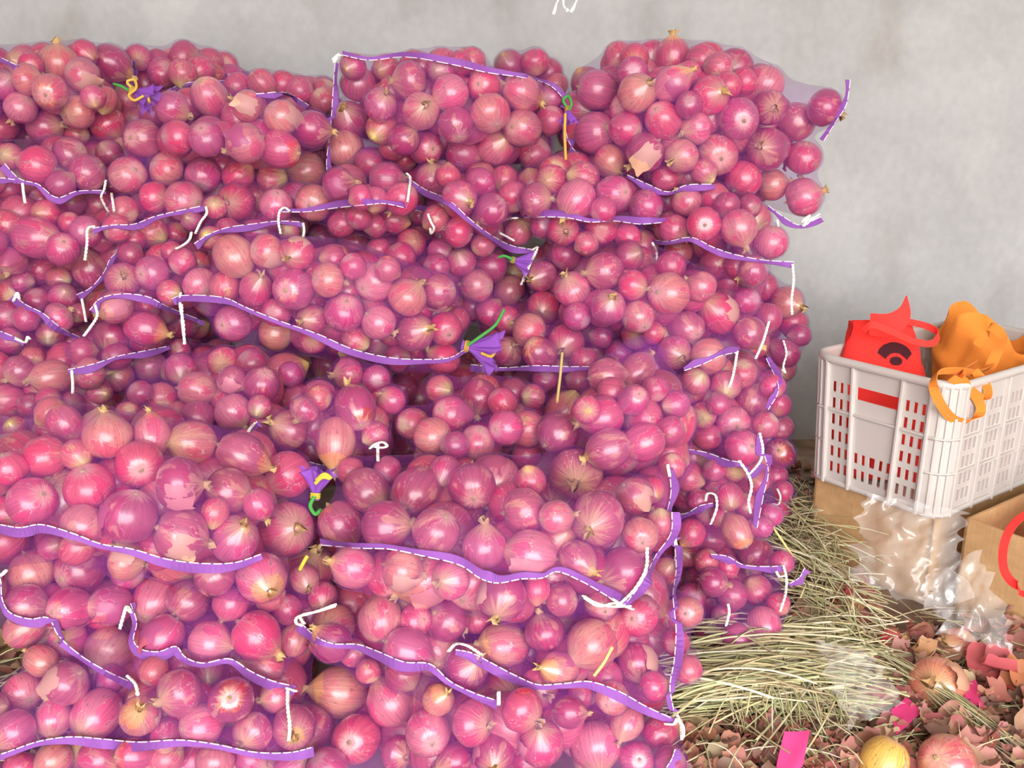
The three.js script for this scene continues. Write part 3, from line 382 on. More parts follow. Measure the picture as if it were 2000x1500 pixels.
// ------------------------------------------------------------------ hems with their stitching, loose threads, knots
const over = (px, py, z, most) => { let m = z; for (const b of BAGS) { const q = b.front(px, py); if (q < m && q > z - most) m = q; } return m; };   // cloth and thread lie on top of whatever bag is next to them
for (const b of BAGS) {
  const O = b.root.position, ends = [];
  for (const h of b.hems) {
    const side = h[0], c2 = []; for (let i = 1; i < h.length; i += 2) c2.push(V(h[i], h[i + 1], 0));
    let len = 0; for (let i = 1; i < c2.length; i++) len += c2[i].distanceTo(c2[i - 1]);
    const pts2 = curve(c2, Math.max(8, Math.round(len / 9))); let zz = pts2.map(p => over(p.x, p.y, b.hit(p.x, p.y), 0.05));
    for (let it = 0; it < 6; it++) zz = zz.map((z, i) => { const a = zz[Math.max(0, i - 1)], c = zz[Math.min(zz.length - 1, i + 1)]; return Math.min(z, (a + c + 2 * z) / 4 ) * 0.5 + (a + c) / 4; });
    const pts = pts2.map((p, i) => at(p.x, p.y, zz[i] - 0.006)); ends.push([pts2[0], zz[0]], [pts2[pts2.length - 1], zz[zz.length - 1]]);
    const ph = rnd() * 6, across = (i, t) => { const s = t.clone().cross(cF).multiplyScalar(-1).normalize(); if (s.y * side > 0) s.multiplyScalar(-1); if (Math.abs(t.y) > 0.8) { s.copy(cR).multiplyScalar(side); } return s.addScaledVector(cF, -0.35 + 0.3 * Math.sin(i * 0.55 + ph)); };
    const hem = mesh('hem', sub(ribbon(pts, t => 0.0125 * (0.75 + 0.25 * Math.sin(t * 11 + ph)) , across, 0.0014), O), hemMat, b.root);
    const st = []; const fine = curve(pts, Math.max(16, Math.round(len / 5)));
    for (let i = 0; i + 2 < fine.length; i += 4) { const seg = fine.slice(i, i + 4).map(p => p.clone().addScaledVector(cF, -0.0018)); st.push(plain(tube(seg, 0.0008, 4, 5))); }
    mesh('stitching', sub(mergeGeometries(st), O), stitchMat, hem);
  }
  for (const t of b.threads) {
    let z = b.hit(t[0][0], t[0][1]), bd = 1e9; for (const [p, ez] of ends) { const d = Math.min(...t.map(q => Math.hypot(p.x - q[0], p.y - q[1]))); if (d < bd && d < 60) { bd = d; z = ez; } }
    const t2 = curve(t.map(q => V(q[0], q[1], 0)), 12); let tz = t2.map(q => over(q.x, q.y, z, 0.1) - 0.01); for (let it = 0; it < 2; it++) tz = tz.map((v, i) => Math.min(v, (tz[Math.max(0, i - 1)] + tz[Math.min(12, i + 1)]) / 2));
    const fine = curve(t2.map((q, i) => at(q.x, q.y, tz[i])), 40), gs = [];
    for (const s of [-1, 1]) gs.push(plain(tube(fine.map((p, i) => p.clone().add(V(Math.cos(i * 1.1) * s, Math.sin(i * 1.1) * s * 0.6, Math.sin(i * 1.1) * s).multiplyScalar(0.0011))), 0.0016, 60, 5)));
    mesh('thread_end', sub(mergeGeometries(gs), O), threadMat, b.root);
  }
}
for (const [x, y, z, [dx, dy], size, col, tails, bi] of KNOTS) {
  const b = BAGS[bi], O = b.root.position, p = at(x, y, z), dir = cR.clone().multiplyScalar(dx).addScaledVector(cU, -dy).normalize(), pos = [], idx = [], M = 40, N = 8;
  const s1 = cF.clone(), s2 = dir.clone().cross(s1).normalize();
  for (let j = 0; j <= N; j++) for (let i = 0; i <= M; i++) {
    const t = j / N * 1.5 - 0.22, th = i / M * Math.PI * 2, r = size * (0.16 + 0.55 * Math.pow(Math.abs(t), 1.3)) * (1 + 0.32 * Math.sin(th * 8 + t * 2) * Math.min(1, Math.abs(t) * 2)), q = p.clone().addScaledVector(dir, t * size * 1.15 * (t > 1 ? 1 + 0.12 * Math.sin(th * 5) : 1)).addScaledVector(s1, r * Math.cos(th) * 0.7).addScaledVector(s2, r * Math.sin(th)); pos.push(q.x, q.y, q.z);
  }
  for (let j = 0; j < N; j++) for (let i = 0; i < M; i++) { const a = j * (M + 1) + i, c = a + 1, d = a + M + 1, e = d + 1; idx.push(a, d, c, c, d, e); }
  const g = new THREE.BufferGeometry(); g.setAttribute('position', new THREE.Float32BufferAttribute(pos, 3)); g.setIndex(idx); g.computeVertexNormals();
  const nk = mesh('gathered_neck', sub(g, O), neckNetMat, b.root);
  const ring = []; for (let k = 0; k < 3; k++) { const c = []; for (let i = 0; i <= 20; i++) { const th = i / 20 * Math.PI * 2; c.push(p.clone().addScaledVector(dir, (k - 1) * 0.0025).addScaledVector(s1, Math.cos(th) * size * 0.22).addScaledVector(s2, Math.sin(th) * size * 0.24)); } ring.push(plain(tube(c, 0.0016, 30, 5))); }
  mesh('twine', sub(mergeGeometries(ring), O), S(col), nk);
  tails.forEach((t, k) => mesh('twine_tail', sub(tube(t.map((q, i) => at(q[0], q[1], z - 0.012 - 0.004 * (i % 2))), 0.0026, 40, 6), O), S(k === 0 ? 0x3f8f3f : col), nk));
}
// ------------------------------------------------------------------ cardboard boxes and the crate
const YAW = Math.atan2(0.58, 0.814);                                  // the crate's long side runs away to one side
const U1 = V(0.58, 0, 0.814).normalize(), U2 = V(0.814, 0, -0.58).normalize();   // along the short face towards the camera; along the long face away
const crateA = V(0.632, 0, -1.865);                                   // corner at the far end of the short face
const local = (o, u, y, v) => o.clone().addScaledVector(U1, u).addScaledVector(U2, v).setY(y);
const cardTex = tex(256, 256, (u, v) => { const a = fbm(u * 6, v * 6, 1.5, 4) * 26 + noise.noise(u * 90, v * 6, 3) * 7; return [194 + a, 154 + a, 108 + a]; });
const cardMat = S(0xffffff, { map: cardTex, roughness: 0.85 });
function boxAt(name, label, o, w, d, h, t = 0.005) {                  // an open carton: w along U1, d along U2
  const g = thing(name, label, 'box', local(o, w / 2, 0, d / 2));
  const rot = Math.atan2(U1.x, U1.z);                                 // local z along U1, local x along U2
  g.rotation.y = rot;
  const put = (n, sx, sy, sz, x, y, z, rx = 0, rz = 0) => { const m = mesh(n, new THREE.BoxGeometry(sx, sy, sz), cardMat, g); m.position.set(x, y, z); m.rotation.set(rx, 0, rz); return m; };
  put('bottom_panel', d, t, w, 0, t / 2, 0);
  put('side_panel', t, h, w, -d / 2 + t / 2, h / 2, 0); put('side_panel', t, h, w, d / 2 - t / 2, h / 2, 0);
  put('end_panel', d, h, t, 0, h / 2, -w / 2 + t / 2); put('end_panel', d, h, t, 0, h / 2, w / 2 - t / 2);
  return { g, put };
}
// lidded carton below the crate
const CH = 0.185;
{ const { put } = boxAt('cardboard_box', 'closed brown cardboard box under the white crate', local(crateA, 0.0, 0, 0.012), 0.27, 0.46, CH - 0.006); put('top_flap', 0.229, 0.005, 0.27, -0.1155, CH - 0.0035, 0); put('top_flap', 0.229, 0.005, 0.27, 0.1155, CH - 0.0035, 0); }
const boxB = V(0.838, 0, -1.612);
boxAt('cardboard_box', 'open brown cardboard box holding a red cloth bag', boxB, 0.36, 0.34, 0.2);

// crate: w along the short face (local z), d along the long face (local x)
{
  const w = 0.285, d = 0.52, h = 0.262, t = 0.004, cr = 0.038, pm = P(0xc6bfba, { roughness: 0.42, clearcoat: 0.2, transmission: 0 });
  const o = local(crateA, -0.004, CH, -0.004), g = thing('plastic_crate', 'white slotted plastic crate holding the red and orange bags', 'crate', local(o, w / 2, CH, d / 2)); g.rotation.y = Math.atan2(U1.x, U1.z);
  const draft = (geo) => { const p = geo.attributes.position; for (let i = 0; i < p.count; i++) { const k = 1 + 0.055 * p.getY(i) / h; p.setX(i, p.getX(i) * (p.getX(i) === 0 ? 1 : 1) + Math.sign(p.getX(i)) * 0.009 * p.getY(i) / h); p.setZ(i, p.getZ(i) + Math.sign(p.getZ(i)) * 0.009 * p.getY(i) / h); } geo.computeVertexNormals(); return geo; };
  const panel = (len, cols, handle) => {                              // a wall with its slots cut through, lying along +x from 0
    const s = new THREE.Shape(); s.moveTo(0, 0); s.lineTo(len, 0); s.lineTo(len, h); s.lineTo(0, h); s.lineTo(0, 0);
    const hole = (x, y, ww, hh) => { const q = new THREE.Path(); q.moveTo(x, y); q.lineTo(x, y + hh); q.lineTo(x + ww, y + hh); q.lineTo(x + ww, y); q.lineTo(x, y); s.holes.push(q); };
    for (const [x0, x1, n, r0, r1] of cols) for (let r = r0; r < r1; r++) for (let k = 0; k < n; k++) { const p = (x1 - x0) / n; hole(x0 + p * k + p * 0.22, 0.026 + r * 0.034, p * 0.52, 0.022); }
    if (handle) hole(handle[0], 0.192, handle[1] - handle[0], 0.026);
    return new THREE.ExtrudeGeometry(s, { depth: t, bevelEnabled: false });
  };
  const zl = w - 2 * cr, xl = d - 2 * cr;
  for (const s of [-1, 1]) {                                          // short faces across local x = -d/2, d/2 ; run along z
    const a = panel(zl, [[0.006, 0.056, 3, 0, 6], [0.062, zl - 0.062, 5, 0, 2], [zl - 0.056, zl - 0.006, 3, 0, 6]], [0.066, zl - 0.066]); a.rotateY(-Math.PI / 2); a.translate(s * (d / 2) + (s > 0 ? 0 : t), 0, -zl / 2);
    const m = mesh('side_panel', draft(a), pm, g);
    for (const z of [-zl / 2, -zl / 2 + 0.059, zl / 2 - 0.059, zl / 2]) { const r = new RoundedBoxGeometry(0.011, h, 0.007, 2, 0.002); r.translate(s * (d / 2 + 0.003), h / 2, z); mesh('rib', draft(r), pm, m); }
    for (const y of [0.09, 0.158]) { const r = new RoundedBoxGeometry(0.008, 0.005, zl + cr, 2, 0.0015); r.translate(s * (d / 2 + 0.002), y + 0.002, 0); if (y < 0.1 || s > 0) continue; mesh('rib', draft(r), pm, m); }
  }
  const n5 = 6;
  for (const s of [-1, 1]) {                                          // long faces across local z
    const cols = []; for (let k = 0; k < n5; k++) cols.push([xl / n5 * k + 0.006, xl / n5 * (k + 1) - 0.006, 4, 0, 6]);
    const a = panel(xl, cols); a.translate(-xl / 2, 0, s * w / 2 - (s > 0 ? t : 0)); const m = mesh('side_panel', draft(a), pm, g);
    for (let k = 0; k <= n5; k++) { const r = new RoundedBoxGeometry(0.007, h, 0.011, 2, 0.002); r.translate(-xl / 2 + xl / n5 * k, h / 2, s * (w / 2 + 0.003)); mesh('rib', draft(r), pm, m); }
    for (const y of [0.088, 0.156]) { const r = new RoundedBoxGeometry(xl, 0.005, 0.008, 2, 0.0015); r.translate(0, y, s * (w / 2 + 0.002)); mesh('rib', draft(r), pm, m); }
  }
  for (const [sx, sz] of [[-1, -1], [-1, 1], [1, -1], [1, 1]]) {       // rounded corner posts
    const c = new THREE.CylinderGeometry(cr + 0.003, cr + 0.003, h, 14, 1, true, 0, Math.PI / 2); c.scale(1, 1, 1);
    const p = c.attributes.position; for (let i = 0; i < p.count; i++) { p.setX(i, Math.abs(p.getX(i)) * sx + sx * (d / 2 - cr)); p.setZ(i, Math.abs(p.getZ(i)) * sz + sz * (w / 2 - cr)); p.setY(i, p.getY(i) + h / 2); }
    const m = mesh('corner_post', draft(c), pm, g);
    for (const y of [0.004, 0.09, 0.158]) { const r = new THREE.TorusGeometry(cr + 0.004, 0.003, 6, 12, Math.PI / 2); r.rotateX(Math.PI / 2); const q = r.attributes.position; for (let i = 0; i < q.count; i++) { q.setX(i, Math.abs(q.getX(i)) * sx + sx * (d / 2 - cr)); q.setZ(i, Math.abs(q.getZ(i)) * sz + sz * (w / 2 - cr)); q.setY(i, q.getY(i) + y); } mesh('rib', draft(r), pm, m); }
    for (const a of [0.28, 0.5, 0.72]) { const r = new RoundedBoxGeometry(0.004, h, 0.006, 1, 0.001), th = a * Math.PI / 2; r.rotateY(-th * sx * sz); r.translate(sx * (d / 2 - cr + Math.cos(th) * (cr + 0.004)), h / 2, sz * (w / 2 - cr + Math.sin(th) * (cr + 0.004))); mesh('rib', draft(r), pm, m); }
  }
  { // rim and foot follow the rounded outline
    const ring = (y, off, r, name, sy) => { const c = []; for (const [sx, sz, a0] of [[1, 1, 0], [-1, 1, 1], [-1, -1, 2], [1, -1, 3]]) for (let i = 0; i <= 5; i++) { const th = (a0 + i / 5) * Math.PI / 2; c.push(V(sx * (d / 2 - cr) + Math.cos(th) * (cr + off), y, sz * (w / 2 - cr) + Math.sin(th) * (cr + off))); } const gg = new THREE.TubeGeometry(new THREE.CatmullRomCurve3(c, true, 'catmullrom', 0.1), 160, r, 8, true); gg.translate(0, -y, 0); gg.scale(1, sy, 1); gg.translate(0, y, 0); mesh(name, gg, pm, g); };
    ring(h, 0.012, 0.0075, 'rim', 1.2); ring(0.006, 0.002, 0.005, 'foot_rim', 1.2);
    const f = new RoundedBoxGeometry(d - 0.012, 0.006, w - 0.012, 2, 0.002); f.translate(0, 0.006, 0); mesh('floor_panel', f, pm, g);
  }
}
// ------------------------------------------------------------------ cloth bags
const cloth = (hex, q) => S(hex, { roughness: 0.95, bumpMap: tex(128, 128, (u, v) => { const c = 128 + 90 * Math.sin(u * Math.PI * 64) * Math.sin(v * Math.PI * 64); return [c, c, c]; }, false, 3, 3), bumpScale: 0.0004 });
// a soft bag: fn(u, v) -> point; u runs round, v from foot to mouth
function sack(fn, nu = 56, nv = 26) {
  const pos = [], uv = [], idx = [];
  for (let j = 0; j <= nv; j++) for (let i = 0; i <= nu; i++) { const p = fn(i === nu ? 0 : i / nu, j / nv); pos.push(p.x, p.y, p.z); uv.push(i / nu, j / nv); }
  for (let j = 0; j < nv; j++) for (let i = 0; i < nu; i++) { const a = j * (nu + 1) + i, b = a + 1, c = a + nu + 1, e = c + 1; idx.push(a, b, c, b, e, c); }
  const g = new THREE.BufferGeometry(); g.setAttribute('position', new THREE.Float32BufferAttribute(pos, 3)); g.setAttribute('uv', new THREE.Float32BufferAttribute(uv, 2)); g.setIndex(idx); g.computeVertexNormals(); return g;
}
const redMat = cloth(0xff3a34, 0), orangeMat = cloth(0xe88a34, 1), inkMat = S(0x4a1420, { roughness: 0.9 });
{
  const c0 = at(1742, 735, 1.93); c0.y = CH + 0.014;
  const root = thing('cloth_bag', 'red cloth bag with a dark eye-shaped print standing in the crate', 'bag', c0);
  // silhouette in the bag's own plane (x across, y up), front turned a little to the camera
  const X = V(0.93, 0, 0.18).normalize(), Z = V(-0.18, 0, 0.93).normalize(), fold = (u, v) => 0.010 * fbm(u * 5, v * 5, 2.2, 3);
  const top = x => 0.31 - 0.12 * smooth(0.35, 1.0, x) ;
  const fn = (u, v) => {
    const a = u * Math.PI * 2, ca = Math.cos(a), sa = Math.sin(a), ex = Math.sign(ca) * Math.pow(Math.abs(ca), 0.6), ez = Math.sign(sa) * Math.pow(Math.abs(sa), 0.8);
    const half = 0.116 * (1 - 0.36 * v + 0.12 * Math.sin(v * 3.1)), lean = -0.004 + (ex < 0 ? 0.0 : 0.01) * v, dep = 0.06 * (1 - 0.5 * v);
    const y = v * top(ex * 1.0) * (1 - 0.03 * (1 - ez)), f = fold(ca + 2, sa + v * 1.3);
    return V(0, 0, 0).addScaledVector(X, ex * half + lean + f).addScaledVector(Z, ez * dep - 0.03 * v + f * 0.8 + (ez > 0 ? -0.045 * smooth(0.72, 1, v) : 0)).add(V(0, y, 0));
  };
  mesh('body', sack(fn), redMat, root);
  // print: a brow and a pupil on the front
  const onFront = (s, y) => { let best = null, bd = 1e9; for (let i = 0; i <= 60; i++) for (let j = 0; j <= 30; j++) { const p = fn(0.02 + i / 60 * 0.46, 0.3 + j / 30 * 0.65), dx = p.dot(X) - s, dy = p.y - y, d = dx * dx + dy * dy; if (d < bd) { bd = d; best = p; } } return best.clone().addScaledVector(X, s - best.dot(X)).setY(y).addScaledVector(Z, 0.004); };
  const print = (outline, parent) => { const sh = new THREE.Shape(outline.map(q => new THREE.Vector2(q[0], q[1]))), gg = new THREE.ShapeGeometry(sh, 10), p = gg.attributes.position; for (let i = 0; i < p.count; i++) { const q = onFront(p.getX(i), p.getY(i)); p.setXYZ(i, q.x, q.y, q.z); } gg.computeVertexNormals(); mesh('eye_print', gg, inkMat, parent); };
  const arc = (cx, cy, rx, ry, a0, a1, n = 12) => Array.from({ length: n + 1 }, (_, i) => { const a = a0 + (a1 - a0) * i / n; return [cx + rx * Math.cos(a), cy + ry * Math.sin(a)]; });
  print([...arc(0.0, 0.247, 0.034, 0.025, 2.9, 0.25), ...arc(0.002, 0.236, 0.022, 0.018, 0.35, 2.7)], root);
  print(arc(0.002, 0.240, 0.012, 0.008, 0, Math.PI * 2, 16), root);
  const rel = (px, py, z) => at(px, py, z).sub(c0);
  mesh('handle', ribbon(curve([[1684, 640, 1.855], [1702, 628, 1.84], [1740, 640, 1.84], [1785, 660, 1.85], [1820, 664, 1.86], [1832, 645, 1.875], [1815, 632, 1.90], [1775, 622, 1.92]].map(q => rel(...q)), 40), 0.013, V(0, -1, 0.35), 0.0015), redMat, root);
  mesh('fold_flap', ribbon(curve([[1700, 612, 1.90], [1735, 612, 1.89], [1758, 600, 1.89], [1770, 577, 1.895]].map(q => rel(...q)), 20), t => 0.042 * (1 - t) + 0.02 * Math.sin(t * Math.PI) + 0.002, V(0.35, -1, 0.1), 0.0015), redMat, root);
}
{
  const c0 = local(crateA, 0.135, CH + 0.014, 0.395);
  const root = thing('cloth_bag', 'crumpled orange cloth bag with straps over the crate rim', 'bag', c0);
  const fn = (u, v) => {
    const a = u * Math.PI * 2, ca = Math.cos(a), sa = Math.sin(a), f = fbm(ca * 1.6 + 4, sa * 1.6 + v * 2.4, v * 2, 3), half = 0.1 * (1 + 0.12 * v) + 0.05 * f, dep = 0.085 * (1 - 0.1 * v) + 0.05 * f;
    return V(ca * half + 0.012 * v, v * (0.275 + 0.045 * Math.sin(a * 3 + 1.2) * v + 0.03 * f), sa * dep - 0.02 * v);
  };
  mesh('body', sack(fn, 72, 30), orangeMat, root);
  const rel = (px, py, z) => at(px, py, z).sub(c0);
  mesh('strap', ribbon(curve([[1935, 720, 1.84], [1900, 734, 1.77], [1860, 730, 1.70], [1822, 736, 1.675], [1814, 756, 1.67], [1832, 800, 1.695], [1858, 826, 1.725], [1886, 828, 1.74], [1906, 802, 1.74], [1886, 766, 1.715], [1850, 744, 1.69]].map(q => rel(...q)), 60), 0.017, V(0.5, 0.75, 0.35), 0.0015), orangeMat, root);
  mesh('strap', ribbon(curve([[1900, 715, 1.83], [1872, 744, 1.70], [1894, 772, 1.725], [1918, 784, 1.745], [1920, 760, 1.745], [1896, 728, 1.75]].map(q => rel(...q)), 40), 0.016, V(0.3, 0.8, 0.3), 0.0015), orangeMat, root);
  mesh('strap', ribbon(curve([[1912, 735, 1.84], [1935, 690, 1.83], [1945, 660, 1.85], [1925, 645, 1.87], [1900, 670, 1.88]].map(q => rel(...q)), 40), 0.02, V(0.7, 0.2, 0.5), 0.0015), orangeMat, root);
}
{
  const c0 = local(boxB, 0.17, 0.01, 0.15);
  const root = thing('cloth_bag', 'red cloth bag with a long strap lying in the open box', 'bag', c0);
  const fn = (u, v) => { const a = u * Math.PI * 2, ca = Math.cos(a), sa = Math.sin(a), f = fbm(ca * 1.5 + 9, sa * 1.5 + v * 2, v * 2, 3), r = 0.12 * (1 - 0.5 * v * v) + 0.05 * f; return V(ca * r, v * (0.225 + 0.05 * f), sa * r * 0.95); };
  mesh('body', sack(fn), redMat, root); { const cap = sack((u, v) => { const p = fn(u, 1); return p.multiply(V(1 - v, 1, 1 - v)).add(V(0, -0.03 * v, 0)); }, 40, 4); mesh('mouth', cap, redMat, root); }
  const rel = (px, py, z) => at(px, py, z).sub(c0);
  mesh('strap', ribbon(curve([[2030, 985, 1.6], [1990, 1005, 1.6], [1960, 1040, 1.58], [1950, 1080, 1.575], [1955, 1120, 1.57], [1975, 1146, 1.55], [2010, 1156, 1.53], [2050, 1150, 1.52]].map(q => rel(...q)), 40), 0.014, V(0.6, 0.1, 0.75), 0.0015), redMat, root);
}
// ------------------------------------------------------------------ clear plastic film
const filmMat = new THREE.MeshPhysicalMaterial({ color: 0xffffff, roughness: 0.15, transmission: 0.84, thickness: 0, ior: 1.5, specularIntensity: 1, side: THREE.DoubleSide });
function film(label, corners, nx, ny, amp, seedK, bulge = 0) {         // corners: four world points, top pair then bottom pair
  const [a, b, c, d] = corners, nrm = b.clone().sub(a).cross(c.clone().sub(a)).normalize(); if (nrm.z < 0) nrm.multiplyScalar(-1);
  const pos = [], idx = [], o = a.clone().add(d).multiplyScalar(0.5); o.y = Math.min(a.y, b.y, c.y, d.y);
  for (let j = 0; j <= ny; j++) for (let i = 0; i <= nx; i++) {
    const u = i / nx, v = j / ny, p = a.clone().lerp(b, u).lerp(c.clone().lerp(d, u), v), e = Math.sin(u * Math.PI), k = (0.5 - Math.abs(fbm(u * 3.2 + seedK, v * 3.2, seedK, 3))) * 2.6 + 0.35 * Math.abs(Math.sin(u * 9 + v * 6 + 3 * noise.noise(u * 3, v * 3, seedK))) + Math.abs(noise.noise(u * 3 + v * 5 + seedK, v * 2 - u * 4, 3)) * 0.8;
    p.addScaledVector(nrm, amp * k + bulge * e * Math.sin(v * Math.PI)); p.addScaledVector(b.clone().sub(a).normalize(), amp * 1.6 * fbm(u * 3, v * 6, seedK + 4, 3) * (i % nx ? 1 : 2.2)); p.y += (j === ny ? 1.6 : 0.5) * amp * fbm(u * 7, v * 3, seedK + 8, 3); p.y = Math.max(0.012, p.y); p.sub(o); pos.push(p.x, p.y, p.z);
  }
  for (let j = 0; j < ny; j++) for (let i = 0; i < nx; i++) { const q = j * (nx + 1) + i; idx.push(q, q + nx + 1, q + 1, q + 1, q + nx + 1, q + nx + 2); }
  let g = new THREE.BufferGeometry(); g.setAttribute('position', new THREE.Float32BufferAttribute(pos, 3)); g.setIndex(idx); g.computeVertexNormals();
  const m = mesh('plastic_film', g, filmMat); m.position.copy(o); tag(m, label, 'plastic film'); return m;
}
film('clear crumpled plastic film hanging from under the crate', [at(1682, 968, 1.79), at(1885, 1005, 1.70), at(1668, 1140, 1.74), at(1880, 1215, 1.62)], 26, 26, 0.02, 1.3, 0.03);
film('clear plastic film trailing along the open box to the litter', [at(1800, 1150, 1.62), at(1920, 1080, 1.60), at(1850, 1245, 1.56), at(1985, 1280, 1.50)], 18, 18, 0.016, 4.1, 0.01);
film('crumpled clear plastic lying on the straw', [onFloor(1590, 1270, 0.10), onFloor(1690, 1290, 0.095), onFloor(1660, 1440, 0.08), onFloor(1752, 1396, 0.075)], 18, 18, 0.012, 7.7);
film('small torn clear plastic among the onion skins', [onFloor(1915, 1345, 0.04), onFloor(1995, 1350, 0.04), onFloor(1935, 1440, 0.04), onFloor(1985, 1470, 0.04)], 12, 12, 0.016, 11.2);

// ------------------------------------------------------------------ litter: straw, skins, paper slips, loose onions
{
  const strawGeos = [], cols = [[0.66, 0.56, 0.31], [0.74, 0.66, 0.42], [0.58, 0.57, 0.29], [0.50, 0.52, 0.27], [0.78, 0.72, 0.52], [0.50, 0.40, 0.24]];
  const straw = (p, ang, len, lift, w) => {
    const n = 6, dir = V(Math.cos(ang), 0, Math.sin(ang)), bend = rr(-0.25, 0.25), sag = rr(-0.02, 0.05), pts = [];
    for (let i = 0; i <= n; i++) { const t = i / n - 0.5, q = p.clone().addScaledVector(dir, t * len).add(V(-dir.z, 0, dir.x).multiplyScalar(bend * t * t * len)); q.y = Math.max(0.004, p.y + lift * t + sag * (0.25 - t * t) * 2); pts.push(q); }
    const g = plain(new THREE.TubeGeometry(new THREE.CatmullRomCurve3(pts), 6, w, 3, false)), c = cols[Math.floor(rnd() * cols.length)], k = rr(0.8, 1.15); strawGeos.push(painted(g, { r: c[0] * k, g: c[1] * k, b: c[2] * k }));
  };
  // the sheaf beside the bottom bags
  for (let i = 0; i < 620; i++) { const px = rr(1345, 1640), py = rr(px < 1545 ? 1292 : 1262, 1418), p = onFloor(px, py, 0); p.y = 0.012 + rnd() * 0.07 * smooth(1700, 1450, px); straw(p, rr(-0.35, 0.25) + (rnd() < 0.2 ? rr(-1.2, 1.2) : 0), rr(0.1, 0.34), rr(-0.02, 0.03), rr(0.0009, 0.0023)); }
  // hanging ends of the sheaf
  for (let i = 0; i < 110; i++) { const p = onFloor(rr(1420, 1640), rr(1370, 1440), 0); p.y = rr(0.02, 0.06); straw(p, rr(1.0, 2.1), rr(0.05, 0.12), rr(-0.06, 0.0), rr(0.0008, 0.0015)); }
  // heap going back along the stack end
  for (let i = 0; i < 380; i++) { const t = rnd(), px = 1560 + t * 60 + rr(-45, 50), py = 1030 + t * 250 + rr(-25, 30), p = onFloor(px, py, 0); p.y = 0.012 + rnd() * 0.10 * (1 - t * 0.4); straw(p, rr(0.2, 2.2), rr(0.08, 0.22), rr(-0.08, 0.08), rr(0.0008, 0.0018)); }
  // loose ones over the floor, also behind the pile's near end
  for (let i = 0; i < 330; i++) { const p = onFloor(rr(1340, 2050), rr(1215, 1520), 0); p.y = rr(0.01, 0.03); straw(p, rr(0, 3.14), rr(0.05, 0.22), rr(-0.02, 0.03), rr(0.0007, 0.0014)); }
  for (let i = 0; i < 160; i++) { const p = V(rr(-1.1, -0.45), rr(0.01, 0.05), rr(-1.5, -0.95)); straw(p, rr(0, 3.14), rr(0.06, 0.2), rr(-0.02, 0.03), rr(0.0007, 0.0015)); }
  // a slack bundle slanting over the skins
  for (let i = 0; i < 34; i++) { const a = onFloor(1720 + rr(-12, 12), 1270 + rr(-10, 10), 0.05), b = onFloor(1960 + rr(-22, 22), 1470 + rr(-16, 16), 0.03), t0 = rnd() * 0.4, p = a.clone().lerp(b, 0.5 + t0 - 0.2); straw(p, Math.atan2(b.z - a.z, b.x - a.x) + rr(-0.1, 0.1), rr(0.15, 0.3), rr(-0.02, 0.02), rr(0.0009, 0.0016)); }
  const sm = mesh('straw', mergeGeometries(strawGeos), new THREE.MeshStandardMaterial({ vertexColors: true, roughness: 0.75, side: THREE.DoubleSide })); tag(sm, 'pale green and yellow straw heaped beside the bottom bags', 'straw', undefined, 'stuff');
  for (const [pl, label] of [[[[1506, 1024, 1.66], [1525, 1052, 1.66], [1548, 1086, 1.67]], 'single thick straw stalk leaning against the stack end'], [[[1088, 785, 1.40], [1094, 735, 1.45], [1098, 690, 1.50]], 'dry straw stalk standing behind the leaning bag with loose net'], [[[1160, 1320, 1.17], [1178, 1296, 1.17], [1196, 1264, 1.18]], 'dry straw stalk lying on the middle-tier bag with upright seam']]) {
    const pts = pl.map(q => at(...q)), o = pts[0].clone(), m = mesh('straw_stalk', sub(tube(pts, 0.0022, 12, 6), o), S(0xd9c27c)); m.position.copy(o); tag(m, label, 'straw');
  }
  // skins
  const skinGeos = [], sc = [[0.36, 0.12, 0.09], [0.42, 0.18, 0.12], [0.40, 0.23, 0.15], [0.32, 0.09, 0.09], [0.46, 0.20, 0.17], [0.38, 0.27, 0.15], [0.22, 0.12, 0.09]];
  const flake = (p, s, cu = 1) => {
    const n = 5, pos = [], idx = [], k = rnd() * 50, curl = rr(0.8, 2.6) * cu, q = new THREE.Quaternion().setFromEuler(new THREE.Euler(rr(-0.7, 0.7), rr(0, 6.3), rr(-0.7, 0.7)));
    for (let j = 0; j <= n; j++) for (let i = 0; i <= n; i++) { const u = i / n - 0.5, v = j / n - 0.5, rg = 1 + 0.4 * noise.noise(u * 2.6 + k, v * 2.6, k), a = u * curl * rg, w = V(Math.sin(a) / curl * s * 1.4, (1 - Math.cos(a)) / curl * s * 1.4 + 0.15 * s * v * v, v * s * rg * (1 - 0.5 * Math.abs(u))); w.applyQuaternion(q).add(p); pos.push(w.x, Math.max(0.003, w.y), w.z); }
    for (let j = 0; j < n; j++) for (let i = 0; i < n; i++) { const a = j * (n + 1) + i; idx.push(a, a + n + 1, a + 1, a + 1, a + n + 1, a + n + 2); }
    const g = new THREE.BufferGeometry(); g.setAttribute('position', new THREE.Float32BufferAttribute(pos, 3)); g.setIndex(idx); g.computeVertexNormals(); const c = sc[Math.floor(rnd() * sc.length)], kk = rr(0.8, 1.2); skinGeos.push(painted(plain(g), { r: c[0] * kk, g: c[1] * kk, b: c[2] * kk }));
  };
  for (let i = 0; i < 1700; i++) { const px = rr(1330, 2080), py = rr(1240, 1540); if (px < 1640 && py < 1400 && rnd() < 0.75) continue; const p = onFloor(px, py, 0); p.y = rr(0.004, 0.02 + 0.03 * smooth(1600, 1950, px)); flake(p, rr(0.010, 0.034)); }
  for (let i = 0; i < 90; i++) { const p = onFloor(rr(1540, 1700), rr(1150, 1260), 0); p.y = rr(0.01, 0.05); flake(p, rr(0.015, 0.035)); }
